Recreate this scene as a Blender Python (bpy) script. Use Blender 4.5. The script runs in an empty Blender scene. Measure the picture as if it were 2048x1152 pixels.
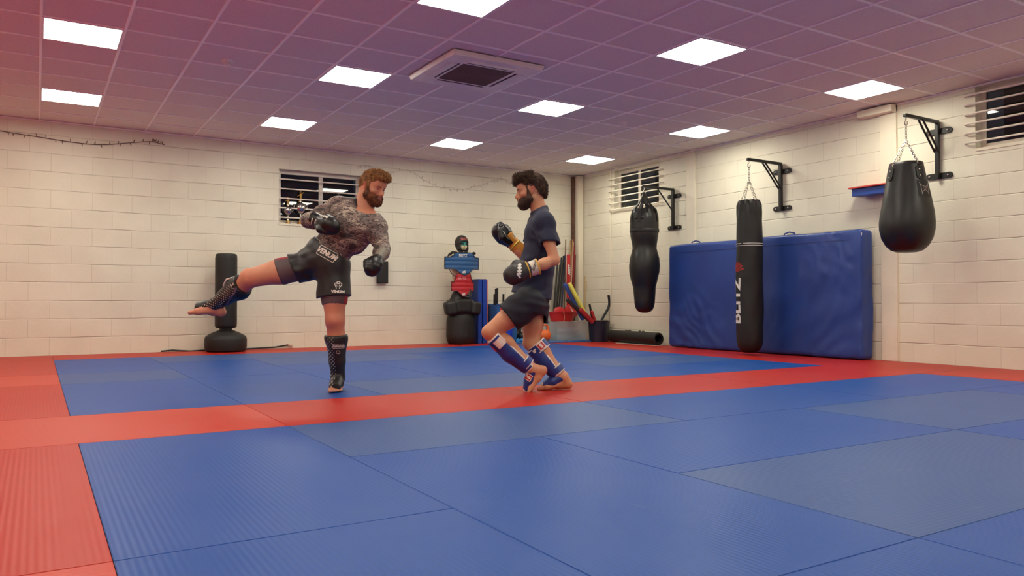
import bpy, bmesh, math, random
import numpy as np
from mathutils import Vector, Matrix
from mathutils.bvhtree import BVHTree
random.seed(7); RNG = np.random.default_rng(11)
S = bpy.context.scene
C = S.collection
PI = math.pi
# ---------------------------------------------------------------- camera, world, exposure
CAM = np.array([-0.013, -7.153, 0.677]); FOC = 1548.7
def _basis(yaw, pitch, roll):
    cy, sy = math.cos(yaw), math.sin(yaw)
    f = np.array([sy*math.cos(pitch), cy*math.cos(pitch), math.sin(pitch)])
    r = np.array([cy, -sy, 0.0]); u = np.cross(r, f)
    c, s = math.cos(roll), math.sin(roll)
    return np.array([c*r+s*u, -s*r+c*u, f])
BAS = _basis(0.550982, 0.017566, 0.0005)
cam = bpy.data.cameras.new('camera'); camo = bpy.data.objects.new('camera', cam); C.objects.link(camo)
cam.sensor_width = 36; cam.lens = FOC/2048*36; cam.clip_end = 100; cam.clip_start = .05
_m = Matrix(((BAS[0][0], BAS[1][0], -BAS[2][0], CAM[0]), (BAS[0][1], BAS[1][1], -BAS[2][1], CAM[1]),
             (BAS[0][2], BAS[1][2], -BAS[2][2], CAM[2]), (0, 0, 0, 1)))
camo.matrix_world = _m
S.camera = camo
W = bpy.data.worlds.new('night'); S.world = W; W.use_nodes = True
W.node_tree.nodes['Background'].inputs[0].default_value = (.010, .012, .016, 1)
W.node_tree.nodes['Background'].inputs[1].default_value = 1
S.view_settings.view_transform = 'Standard'; S.view_settings.look = 'None'
S.view_settings.gamma = 1; S.view_settings.use_curve_mapping = False
S.view_settings.exposure = 0.0
LIGHT = 25.5            # strength of the ceiling panels
LCOL = (1.0, .96, .80)  # warm white
S.cycles.max_bounces = 8; S.cycles.diffuse_bounces = 6; S.cycles.caustics_reflective = False; S.cycles.caustics_refractive = False
S.cycles.use_denoising = True; S.cycles.sample_clamp_indirect = 6

def ray(px, py):
    return BAS.T @ np.array([(px-1024)/FOC, -(py-576)/FOC, 1.0])
def onX(px, py, x):
    d = ray(px, py); return CAM + d*(x-CAM[0])/d[0]
def onY(px, py, y):
    d = ray(px, py); return CAM + d*(y-CAM[1])/d[1]
def onZ(px, py, z=0):
    d = ray(px, py); return CAM + d*(z-CAM[2])/d[2]
def dep(px, py, t): return CAM + ray(px, py)*t
V = lambda *a: np.array(a, float)
nrm = lambda v: np.array(v, float)/np.linalg.norm(v)

# ---------------------------------------------------------------- materials
MATS = {}
def srgb(c):
    return tuple(((x/255+.055)/1.055)**2.4 if x/255 > .04045 else x/255/12.92 for x in c)
class N:
    def __init__(s, name):
        s.m = bpy.data.materials.new(name); s.m.use_nodes = True; s.t = s.m.node_tree
        s.b = s.t.nodes['Principled BSDF']; s.tc = s.add('ShaderNodeTexCoord')
    def add(s, typ, **k):
        n = s.t.nodes.new(typ)
        for a, v in k.items():
            if a.startswith('_'): n.inputs[a[1:].replace('_', ' ')].default_value = v
            else: setattr(n, a, v)
        return n
    def l(s, a, b): s.t.links.new(a, b)
    def set(s, **k):
        for a, v in k.items(): s.b.inputs[a.replace('_', ' ')].default_value = v
def mat(name, rgb, rough=.5, metal=0, spec=.5, noise=None, bump=None, coat=0, sheen=0, lin=False):
    """rgb 0..255 sRGB; noise=(scale, amount) mottles the colour; bump=(scale, strength)"""
    if name in MATS: return MATS[name]
    n = N(name); c = rgb if lin else srgb(rgb)
    n.set(Roughness=rough, Metallic=metal); n.b.inputs['Specular IOR Level'].default_value = spec
    n.b.inputs['Coat Weight'].default_value = coat; n.b.inputs['Sheen Weight'].default_value = sheen
    n.b.inputs['Base Color'].default_value = (*c, 1)
    ns = noise or (6, .08)
    t = n.add('ShaderNodeTexNoise', _Scale=ns[0], _Detail=4.0); n.l(n.tc.outputs['Object'], t.inputs['Vector'])
    r = n.add('ShaderNodeValToRGB'); a = ns[1]
    r.color_ramp.elements[0].position = .3; r.color_ramp.elements[1].position = .7
    r.color_ramp.elements[0].color = (*[x*(1-a) for x in c], 1); r.color_ramp.elements[1].color = (*[min(1, x*(1+a)) for x in c], 1)
    n.l(t.outputs['Fac'], r.inputs['Fac']); n.l(r.outputs['Color'], n.b.inputs['Base Color'])
    if bump:
        t2 = n.add('ShaderNodeTexNoise', _Scale=bump[0], _Detail=3.0); n.l(n.tc.outputs['Object'], t2.inputs['Vector'])
        b = n.add('ShaderNodeBump', _Strength=bump[1], _Distance=.01); n.l(t2.outputs['Fac'], b.inputs['Height']); n.l(b.outputs['Normal'], n.b.inputs['Normal'])
    MATS[name] = n.m; return n.m

# ---------------------------------------------------------------- objects
ROOT = {}
def tag(o, label, cat, group=None, kind=None):
    if label: o['label'] = label
    if cat: o['category'] = cat
    if group: o['group'] = group
    if kind: o['kind'] = kind
    return o
def thing(name, label, cat, loc=(0, 0, 0), rotz=0, group=None):
    o = bpy.data.objects.new(name, None); C.objects.link(o); o.empty_display_size = .1
    o.location = tuple(float(x) for x in loc); o.rotation_euler = (0, 0, rotz)
    return tag(o, label, cat, group)
def rootof(o):
    while o.parent: o = o.parent
    return o
def link_mesh(name, me, mats, parent=None, world=True):
    """world=True: vertices are in world coordinates; the parent thing must not be rotated."""
    o = bpy.data.objects.new(name, me); C.objects.link(o)
    for m in (mats if isinstance(mats, (list, tuple)) else [mats]): me.materials.append(m)
    if parent is not None:
        o.parent = parent
        if world:
            r = rootof(parent)
            off = Vector(r.location); p = parent
            if p is not r: off = Vector(r.location)   # parts sit at zero in their root
            me.transform(Matrix.Translation(-off))
    return o
class MB:
    def __init__(s): s.v = []; s.f = []; s.mi = []; s.sm = []
    def add(s, vs, fs, mi=0, smooth=True):
        o = len(s.v); s.v += [tuple(map(float, p)) for p in vs]
        s.f += [tuple(i+o for i in f) for f in fs]; s.mi += [mi]*len(fs); s.sm += [smooth]*len(fs); return s
    def box(s, lo, hi, mi=0):
        x0, y0, z0 = lo; x1, y1, z1 = hi
        v = [(x0,y0,z0),(x1,y0,z0),(x1,y1,z0),(x0,y1,z0),(x0,y0,z1),(x1,y0,z1),(x1,y1,z1),(x0,y1,z1)]
        return s.add(v, [(0,3,2,1),(4,5,6,7),(0,1,5,4),(1,2,6,5),(2,3,7,6),(3,0,4,7)], mi, False)
    def obox(s, c, ax, half, mi=0):
        c = np.array(c, float); a = [nrm(x)*h for x, h in zip(ax, half)]
        v = [c+i*a[0]+j*a[1]+k*a[2] for k in (-1,1) for i, j in ((-1,-1),(1,-1),(1,1),(-1,1))]
        return s.add(v, [(0,3,2,1),(4,5,6,7),(0,1,5,4),(1,2,6,5),(2,3,7,6),(3,0,4,7)], mi, False)
    def tube(s, pts, r, n=10, mi=0, closed=False, cap=True):
        P = [np.array(p, float) for p in pts]; m = len(P); rr = r if hasattr(r, '__len__') else [r]*m
        rings = []; up = None
        for i in range(m):
            if closed: t = P[(i+1) % m]-P[i-1]
            else: t = P[min(i+1, m-1)]-P[max(i-1, 0)]
            t = nrm(t)
            if up is None:
                up = np.cross(t, (0,0,1.0)) if abs(t[2]) < .9 else np.cross(t, (1.0,0,0))
            up = nrm(up-t*(up@t)); b = np.cross(t, up)
            rings.append([P[i]+rr[i]*(math.cos(2*PI*k/n)*up+math.sin(2*PI*k/n)*b) for k in range(n)])
        vs = [p for q in rings for p in q]; fs = []
        for i in range(m if closed else m-1):
            a = i*n; c = ((i+1) % m)*n
            for k in range(n): fs.append((a+k, a+(k+1) % n, c+(k+1) % n, c+k))
        s.add(vs, fs, mi)
        if cap and not closed:
            s.add(rings[0], [tuple(range(n))[::-1]], mi, False); s.add(rings[-1], [tuple(range(n))], mi, False)
        return s
    def lathe(s, prof, c=(0,0,0), n=32, mi=0, ax=(0,0,1), sq=(1,1), cap=True):
        ax = nrm(ax); u = nrm(np.cross(ax, (1,0,0) if abs(ax[0]) < .9 else (0,1,0)))
        if abs(ax[2]) > .99: u = V(1,0,0)
        w = np.cross(ax, u); c = np.array(c, float); vs = []; fs = []
        for r, z in prof:
            for k in range(n):
                a = 2*PI*k/n; vs.append(c+ax*z+u*r*math.cos(a)*sq[0]+w*r*math.sin(a)*sq[1])
        m = len(prof)
        for i in range(m-1):
            for k in range(n): fs.append((i*n+k, i*n+(k+1) % n, (i+1)*n+(k+1) % n, (i+1)*n+k))
        if cap: fs += [tuple(range(n))[::-1], tuple(range((m-1)*n, m*n))]
        return s.add(vs, fs, mi)
    def prism(s, poly, o, u, w, n, d, mi=0):
        """poly 2D extruded by d along n"""
        o, u, w, n = map(lambda q: np.array(q, float), (o, u, w, n)); k = len(poly)
        a = [o+u*x+w*y for x, y in poly]; b = [p+n*d for p in a]
        return s.add(a+b, [tuple(range(k))[::-1], tuple(range(k, 2*k))]+[(i, (i+1) % k, k+(i+1) % k, k+i) for i in range(k)], mi, False)
    def quad(s, a, b, c, d, mi=0): return s.add([a,b,c,d], [(0,1,2,3)], mi, False)
    def build(s, name, mats, parent=None, bevel=0, seg=2, world=True, ang=40, sub=0):
        me = bpy.data.meshes.new(name); me.from_pydata(s.v, [], s.f); me.update()
        bm = bmesh.new(); bm.from_mesh(me); bmesh.ops.recalc_face_normals(bm, faces=bm.faces); bm.to_mesh(me); bm.free()
        me.polygons.foreach_set('material_index', s.mi); me.polygons.foreach_set('use_smooth', [True]*len(s.f))
        me.set_sharp_from_angle(angle=math.radians(ang))
        o = link_mesh(name, me, mats, parent, world)
        if bevel:
            b = o.modifiers.new('bevel', 'BEVEL'); b.width = bevel; b.segments = seg; b.limit_method = 'ANGLE'; b.angle_limit = .6; b.harden_normals = False
        if sub:
            b = o.modifiers.new('sub', 'SUBSURF'); b.levels = sub; b.render_levels = sub
        return o
def copy_tree(o, parent=None, loc=None, rotz=None, label=None, group=None):
    c = o.copy(); C.objects.link(c)
    if parent: c.parent = parent
    if loc is not None: c.location = tuple(float(x) for x in loc)
    if rotz is not None: c.rotation_euler = (0, 0, rotz)
    if label: c['label'] = label
    if group: c['group'] = group
    for ch in list(o.children): copy_tree(ch, c)
    return c

# ---------------------------------------------------------------- signed-distance modelling
class Fld:
    """a sculpting volume: rounded shapes are blended, carved and cut, then skinned as one smooth quad surface"""
    def __init__(s, lo, hi, h):
        s.lo = np.array(lo, float); s.h = h; s.n = np.ceil((np.array(hi, float)-s.lo)/h).astype(int)+1
        s.ax = [(s.lo[i]+h*np.arange(s.n[i])).astype(np.float32) for i in range(3)]
        s.D = np.full(tuple(s.n), .5, np.float32)
    def _sub(s, lo, hi):
        a = np.clip(np.floor((np.array(lo)-s.lo)/s.h).astype(int), 0, s.n-1)
        b = np.clip(np.ceil((np.array(hi)-s.lo)/s.h).astype(int)+1, 0, s.n)
        if (b <= a).any(): return None
        sl = tuple(slice(a[i], b[i]) for i in range(3))
        X, Y, Z = (s.ax[0][sl[0]][:,None,None], s.ax[1][sl[1]][None,:,None], s.ax[2][sl[2]][None,None,:])
        return sl, X, Y, Z
    def _op(s, sl, d, k, op):
        A = s.D[sl]
        if op == '+':
            if k > 0:
                h = np.maximum(k-np.abs(A-d), 0)/k; s.D[sl] = np.minimum(A, d)-h*h*k*.25
            else: s.D[sl] = np.minimum(A, d)
        elif op == '-':
            d = -d
            if k > 0:
                h = np.maximum(k-np.abs(A-d), 0)/k; s.D[sl] = np.maximum(A, d)+h*h*k*.25
            else: s.D[sl] = np.maximum(A, d)
    def seg(s, a, b, ra, rb=None, k=.02, ax=None, sc=1.0, op='+'):
        rb = ra if rb is None else rb; a = np.array(a, float); b = np.array(b, float)
        m = max(ra, rb)*max(1, sc)+k+3*s.h
        q = s._sub(np.minimum(a, b)-m, np.maximum(a, b)+m)
        if q is None: return s
        sl, X, Y, Z = q; px, py, pz = X-a[0], Y-a[1], Z-a[2]; d = b-a
        if ax is not None:
            n = nrm(ax); g = 1/sc-1; t = (px*n[0]+py*n[1]+pz*n[2])*g
            px, py, pz = px+n[0]*t, py+n[1]*t, pz+n[2]*t; d = d+n*(d@n)*g
        L = max(d@d, 1e-12); t = np.clip((px*d[0]+py*d[1]+pz*d[2])/L, 0, 1)
        D = np.sqrt((px-t*d[0])**2+(py-t*d[1])**2+(pz-t*d[2])**2)-(ra+(rb-ra)*t)
        s._op(sl, D.astype(np.float32), k, op); return s
    def ell(s, c, r, axes=None, k=.02, op='+'):
        c = np.array(c, float); r = np.array(r, float); m = r.max()+k+3*s.h
        q = s._sub(c-m, c+m)
        if q is None: return s
        sl, X, Y, Z = q; p = (X-c[0], Y-c[1], Z-c[2])
        if axes is None: axes = np.eye(3)
        q3 = [p[0]*a[0]+p[1]*a[1]+p[2]*a[2] for a in axes]
        k0 = np.sqrt(sum((q3[i]/r[i])**2 for i in range(3))); k1 = np.sqrt(sum((q3[i]/r[i]**2)**2 for i in range(3)))+1e-9
        s._op(sl, (k0*(k0-1)/k1).astype(np.float32), k, op); return s
    def box(s, c, half, axes=None, rad=.01, k=.01, op='+'):
        c = np.array(c, float); half = np.array(half, float); m = np.linalg.norm(half)+k+3*s.h
        q = s._sub(c-m, c+m)
        if q is None: return s
        sl, X, Y, Z = q; p = (X-c[0], Y-c[1], Z-c[2])
        if axes is None: axes = np.eye(3)
        q3 = [np.abs(p[0]*a[0]+p[1]*a[1]+p[2]*a[2])-(half[i]-rad) for i, a in enumerate(axes)]
        D = np.sqrt(sum(np.maximum(x, 0)**2 for x in q3))+np.minimum(np.maximum(np.maximum(q3[0], q3[1]), q3[2]), 0)-rad
        s._op(sl, D.astype(np.float32), k, op); return s
    def cut(s, p, n, c=None, r=None):
        """keep the side the normal points away from (within a ball if given)"""
        n = nrm(n); p = np.array(p, float)
        q = s._sub(s.lo, s.lo+s.h*s.n) if c is None else s._sub(np.array(c)-r, np.array(c)+r)
        if q is None: return s
        sl, X, Y, Z = q; d = ((X-p[0])*n[0]+(Y-p[1])*n[1]+(Z-p[2])*n[2]).astype(np.float32)
        if c is not None:
            d = np.where((X-c[0])**2+(Y-c[1])**2+(Z-c[2])**2 < r*r, d, -1).astype(np.float32)
        s.D[sl] = np.maximum(s.D[sl], d); return s
    def wrinkle(s, amp, f, dirv=(0,0,1), seed=0, c=None, r=None):
        q = s._sub(s.lo, s.lo+s.h*s.n) if c is None else s._sub(np.array(c)-r, np.array(c)+r)
        sl, X, Y, Z = q; dv = nrm(dirv); g = np.random.default_rng(seed)
        ph = g.uniform(0, 6, 6); o = g.normal(size=(3,3))*f*.35
        w = sum(np.sin(X*o[i][0]+Y*o[i][1]+Z*o[i][2]+ph[i]) for i in range(3))
        u = (X*dv[0]+Y*dv[1]+Z*dv[2])*f
        d = amp*(np.sin(u+1.6*w+ph[3])+.5*np.sin(1.9*u-2.1*w+ph[4]))
        if c is not None: d = d*np.clip(1-np.sqrt((X-c[0])**2+(Y-c[1])**2+(Z-c[2])**2)/r, 0, 1)*1.6
        s.D[sl] += d.astype(np.float32); return s
    def skin(s):
        D = s.D; I = D < 0; n = s.n
        cnt = np.zeros(tuple(n-1), np.int8)
        for i in (0,1):
            for j in (0,1):
                for k in (0,1): cnt += I[i:n[0]-1+i, j:n[1]-1+j, k:n[2]-1+k]
        ci = np.argwhere((cnt > 0) & (cnt < 8)); m = len(ci)
        idx = np.full(tuple(n-1), -1, np.int32); idx[ci[:,0], ci[:,1], ci[:,2]] = np.arange(m)
        cor = [(i,j,k) for i in (0,1) for j in (0,1) for k in (0,1)]
        val = {c: D[ci[:,0]+c[0], ci[:,1]+c[1], ci[:,2]+c[2]] for c in cor}
        P = np.zeros((m,3)); ct = np.zeros(m)
        for a in cor:
            for e in range(3):
                if a[e]: continue
                b = list(a); b[e] = 1; b = tuple(b); va, vb = val[a], val[b]; x = (va < 0) != (vb < 0)
                t = np.where(x, va/np.where(va-vb == 0, 1, va-vb), 0); q = np.zeros((m,3)); q[:] = a; q[:,e] += t
                P += q*x[:,None]; ct += x
        P = (ci+P/ct[:,None])*s.h+s.lo; F = []
        for e in range(3):
            sl0 = [slice(1, n[i]-1) for i in range(3)]; sl1 = list(sl0); sl0[e] = slice(0, n[e]-1); sl1[e] = slice(1, n[e])
            A, B = I[tuple(sl0)], I[tuple(sl1)]; ed = np.argwhere(A != B)
            off = np.array([1,1,1]); off[e] = 0; g = ed+off; fl = A[ed[:,0], ed[:,1], ed[:,2]]
            u, w = [(1,2), (2,0), (0,1)][e]
            def at(du, dw):
                h = g.copy(); h[:,u] -= du; h[:,w] -= dw; return idx[h[:,0], h[:,1], h[:,2]]
            Q = np.stack([at(1,1), at(0,1), at(0,0), at(1,0)], 1); Q[~fl] = Q[~fl][:,::-1]; F.append(Q)
        F = np.concatenate(F); F = F[(F >= 0).all(1)]; return P, F
    def build(s, name, mats, parent=None, relax=1, paint=None):
        P, F = s.skin()
        for _ in range(relax):       # light smoothing
            Q = np.zeros_like(P); c = np.zeros(len(P))
            for a, b in ((0,1),(1,2),(2,3),(3,0)):
                np.add.at(Q, F[:,a], P[F[:,b]]); np.add.at(Q, F[:,b], P[F[:,a]]); np.add.at(c, F[:,a], 1); np.add.at(c, F[:,b], 1)
            P = .5*P+.5*Q/np.maximum(c, 1)[:,None]
        me = bpy.data.meshes.new(name); me.vertices.add(len(P)); me.vertices.foreach_set('co', P.astype(np.float32).ravel())
        me.loops.add(len(F)*4); me.loops.foreach_set('vertex_index', F.astype(np.int32).ravel())
        me.polygons.add(len(F)); me.polygons.foreach_set('loop_start', np.arange(0, len(F)*4, 4, dtype=np.int32))
        me.polygons.foreach_set('loop_total', np.full(len(F), 4, np.int32)); me.update(calc_edges=True); me.validate()
        me.polygons.foreach_set('use_smooth', [True]*len(me.polygons))
        if paint is not None:
            cc = P[F].mean(1); me.polygons.foreach_set('material_index', paint(cc).astype(np.int32)[:len(me.polygons)])
        o = link_mesh(name, me, mats, parent); o['_n'] = 0; del o['_n']; return o

# ---------------------------------------------------------------- prints (text and marks lying on a surface)
def text2d(txt, size=1.0, bold=0.0, shear=0.0, sx=1.0):
    cu = bpy.data.curves.new('t', 'FONT'); cu.body = txt; cu.size = size; cu.align_x = 'CENTER'; cu.align_y = 'CENTER'
    cu.offset = bold; cu.shear = shear; cu.resolution_u = 3
    o = bpy.data.objects.new('t', cu); me = o.to_mesh(); vs = [(v.co.x*sx, v.co.y) for v in me.vertices]; fs = [tuple(p.vertices) for p in me.polygons]
    o.to_mesh_clear(); bpy.data.objects.remove(o); bpy.data.curves.remove(cu); return vs, fs
def shape2d(polys):
    vs, fs = [], []
    for p in polys:
        fs.append(tuple(range(len(vs), len(vs)+len(p)))); vs += list(p)
    return vs, fs
def strip2d(pts, w):
    """a drawn line of width w as quads"""
    out = []
    for (x0,y0), (x1,y1) in zip(pts, pts[1:]):
        d = math.hypot(x1-x0, y1-y0) or 1; nx, ny = -(y1-y0)/d*w/2, (x1-x0)/d*w/2
        out.append([(x0-nx,y0-ny),(x1-nx,y1-ny),(x1+nx,y1+ny),(x0+nx,y0+ny)])
    return out
def decal(name, sh, o, u, w, targets, m, parent, off=.002, sub=.02, depth=.35):
    vs, fs = sh; o = np.array(o, float); u = nrm(u); w = np.array(w, float); w = nrm(w-u*(w@u)); n = np.cross(u, w)
    me = bpy.data.meshes.new(name); me.from_pydata([(x, y, 0) for x, y in vs], [], fs)
    bm = bmesh.new(); bm.from_mesh(me); bmesh.ops.triangulate(bm, faces=bm.faces)
    for _ in range(4):
        es = [e for e in bm.edges if e.calc_length() > sub]
        if not es: break
        bmesh.ops.subdivide_edges(bm, edges=es, cuts=1)
        bmesh.ops.triangulate(bm, faces=[f for f in bm.faces if len(f.verts) > 3])
    trees = []
    for t in targets:
        tm = t.data; mw = Vector(rootof(t).location) if t.parent else Vector((0,0,0))
        trees.append(BVHTree.FromPolygons([v.co+mw for v in tm.vertices], [tuple(p.vertices) for p in tm.polygons]))
    nv = Vector(n); hits = []
    for v in bm.verts:
        p = Vector(o+u*v.co.x+w*v.co.y); best = None
        for t in trees:
            h, nn, i, d = t.ray_cast(p+nv*depth, -nv, depth*2)
            if h is not None and (best is None or d < best[1]): best = (h, d)
        hits.append((v, p, best))
    ds = [b[1] for _, _, b in hits if b]; mean = sum(ds)/len(ds) if ds else depth
    for v, p, b in hits:
        v.co = (b[0] if b else p+nv*(depth-mean))+nv*off
    bm.to_mesh(me); bm.free(); ob = link_mesh(name, me, m, parent); return ob
# ---------------------------------------------------------------- the room
XR, YB, HC, XL, YF = 8.352, 4.14, 2.946, -5.0, -9.0
def wall_mat(name, ax, row, bw, off):
    n = N(name); n.set(Roughness=.55); n.b.inputs['Specular IOR Level'].default_value = .35
    sx = n.add('ShaderNodeSeparateXYZ'); cx = n.add('ShaderNodeCombineXYZ'); n.l(n.tc.outputs['Object'], sx.inputs[0])
    # slightly uneven courses
    nz = n.add('ShaderNodeTexNoise', _Scale=1.3, _Detail=2.0); n.l(n.tc.outputs['Object'], nz.inputs['Vector'])
    md = n.add('ShaderNodeMath', operation='MULTIPLY_ADD'); md.inputs[1].default_value = .018; n.l(nz.outputs['Fac'], md.inputs[0]); n.l(sx.outputs[2], md.inputs[2])
    n.l(sx.outputs[ax], cx.inputs[0]); n.l(md.outputs[0], cx.inputs[1])
    mp = n.add('ShaderNodeMapping'); mp.inputs['Location'].default_value = off; n.l(cx.outputs[0], mp.inputs[0])
    br = n.add('ShaderNodeTexBrick', offset=.5); n.l(mp.outputs[0], br.inputs['Vector'])
    br.inputs['Scale'].default_value = 1; br.inputs['Mortar Size'].default_value = .004; br.inputs['Mortar Smooth'].default_value = .6
    br.inputs['Brick Width'].default_value = bw; br.inputs['Row Height'].default_value = row
    a, b2, c = srgb((230,226,206)), srgb((226,222,202)), srgb((214,208,188))
    br.inputs['Color1'].default_value = (*a,1); br.inputs['Color2'].default_value = (*b2,1); br.inputs['Mortar'].default_value = (*c,1)
    st = n.add('ShaderNodeTexNoise', _Scale=2.2, _Detail=5.0); n.l(n.tc.outputs['Object'], st.inputs['Vector'])
    r = n.add('ShaderNodeValToRGB'); r.color_ramp.elements[0].position = .3; r.color_ramp.elements[1].position = .65
    r.color_ramp.elements[0].color = (.93,.91,.90,1); r.color_ramp.elements[1].color = (1,1,1,1); n.l(st.outputs['Fac'], r.inputs['Fac'])
    mx = n.add('ShaderNodeMixRGB', blend_type='MULTIPLY'); mx.inputs[0].default_value = 1; n.l(br.outputs['Color'], mx.inputs[1]); n.l(r.outputs[0], mx.inputs[2])
    n.l(mx.outputs[0], n.b.inputs['Base Color'])
    n2 = n.add('ShaderNodeTexNoise', _Scale=38, _Detail=6.0); n.l(n.tc.outputs['Object'], n2.inputs['Vector'])
    b1 = n.add('ShaderNodeBump', _Strength=.35, _Distance=.004, invert=True); n.l(br.outputs['Fac'], b1.inputs['Height'])
    b3 = n.add('ShaderNodeBump', _Strength=.35, _Distance=.003); n.l(n2.outputs['Fac'], b3.inputs['Height']); n.l(b1.outputs[0], b3.inputs['Normal'])
    fr = n.add('ShaderNodeMath', operation='PINGPONG'); fr.inputs[1].default_value = row/2
    ad = n.add('ShaderNodeMath', operation='ADD'); ad.inputs[1].default_value = off[1]; n.l(md.outputs[0], ad.inputs[0]); n.l(ad.outputs[0], fr.inputs[0])
    mr = n.add('ShaderNodeMapRange', interpolation_type='SMOOTHSTEP'); mr.inputs['From Min'].default_value = 0; mr.inputs['From Max'].default_value = .008; n.l(fr.outputs[0], mr.inputs[0])
    b4 = n.add('ShaderNodeBump', _Strength=.5, _Distance=.007); ns = n.add('ShaderNodeTexNoise', _Scale=1.7, _Detail=3.0); n.l(n.tc.outputs['Object'], ns.inputs['Vector']); ml = n.add('ShaderNodeMapRange'); ml.inputs['From Min'].default_value = .35; ml.inputs['From Max'].default_value = .6; ml.inputs['To Min'].default_value = .12; ml.inputs['To Max'].default_value = .75; n.l(ns.outputs['Fac'], ml.inputs[0]); n.l(ml.outputs[0], b4.inputs['Strength']); n.l(mr.outputs[0], b4.inputs['Height']); n.l(b3.outputs[0], b4.inputs['Normal'])
    n.l(b4.outputs[0], n.b.inputs['Normal']); return n.m
M_wb = wall_mat('painted_block_back', 0, .231, .46, (.1,.0,0)); M_wr = wall_mat('painted_block_right', 1, .222, .46, (.05,.0,0))
M_paint = mat('cream_paint', (228,220,198), .5, noise=(3,.05), bump=(30,.15))
M_dark = mat('outside_dark', (8,9,11), .9)
def struct(o): o['kind'] = 'structure'; return o
def wall_with_hole(name, m, along, fixed, thick, a0, a1, holes, sgn):
    """wall slabs around openings; along 0=X wall, 1=Y wall"""
    mb = MB(); hs = sorted(holes)
    def slab(p0, p1, z0, z1):
        f0, f1 = sorted((fixed, fixed+sgn*thick))
        if along == 0: mb.box((p0, f0, z0), (p1, f1, z1))
        else: mb.box((f0, p0, z0), (f1, p1, z1))
    cur = a0
    for h0, h1, z0, z1 in hs:
        slab(cur, h0, -.04, HC+.05); slab(h0, h1, -.04, z0)
        if z1 < HC+.04: slab(h0, h1, z1, HC+.05)
        cur = h1
    slab(cur, a1, -.04, HC+.05); return struct(mb.build(name, m))
WB = (2.965, 4.22, 1.81, 2.60)                 # back window opening X0,X1,Z0,Z1
WR1 = (2.03, 3.14, 2.21, 2.90); WR2 = (-4.35, -2.81, 2.28, 2.93)
wall_with_hole('wall_back', M_wb, 0, YB, .24, XL-.2, XR+.24, [WB], 1)
wall_with_hole('wall_right', M_wr, 1, XR, .24, YF-.2, YB, [WR2, WR1], 1)
wall_with_hole('wall_left', M_wr, 1, XL, .2, YF-.2, YB, [], -1)
wall_with_hole('wall_front', M_wb, 0, YF, .2, XL, XR, [], -1)
# ceiling tiles and grid
def ceil_mat():
    n = N('ceiling_tile'); n.set(Roughness=.85); c = srgb((230,222,210))
    t = n.add('ShaderNodeTexNoise', _Scale=160, _Detail=3.0); n.l(n.tc.outputs['Object'], t.inputs['Vector'])
    r = n.add('ShaderNodeValToRGB'); r.color_ramp.elements[0].position = .35; r.color_ramp.elements[1].position = .5
    r.color_ramp.elements[0].color = (*[x*.86 for x in c],1); r.color_ramp.elements[1].color = (*c,1); n.l(t.outputs['Fac'], r.inputs[0]); n.l(r.outputs[0], n.b.inputs['Base Color'])
    return n.m
M_bar = mat('ceiling_bar_white', (253,250,246), .35, noise=(3,.01))
mb = MB(); mb.box((XL-.2, YF-.2, HC), (XR+.24, YB+.24, HC+.1), 0)
x = -4.8
while x < XR:
    mb.box((x-.011, YF, HC-.008), (x+.011, YB, HC+.002), 1); x += .6
y = -9.0+.0
y = -8.4
while y < YB:
    mb.box((XL, y-.010, HC-.0075), (XR, y+.010, HC+.002), 1); y += .6
struct(mb.build('ceiling', [ceil_mat(), M_bar]))
mb = MB()
mb.box((XL, YB-.02, HC-.02), (XR, YB+.001, HC-.0045)); mb.box((XR-.02, YF, HC-.02), (XR+.001, YB, HC-.0045))
struct(mb.build('trim_1', M_bar))
# floor: sub floor and the matting beyond the loose mats
M_sub = mat('sub_floor', (120,40,36), .8)
mb = MB(); mb.box((XL-.2, YF-.2, -.16), (XR+.24, YB+.24, -.035)); struct(mb.build('floor', M_sub))

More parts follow.
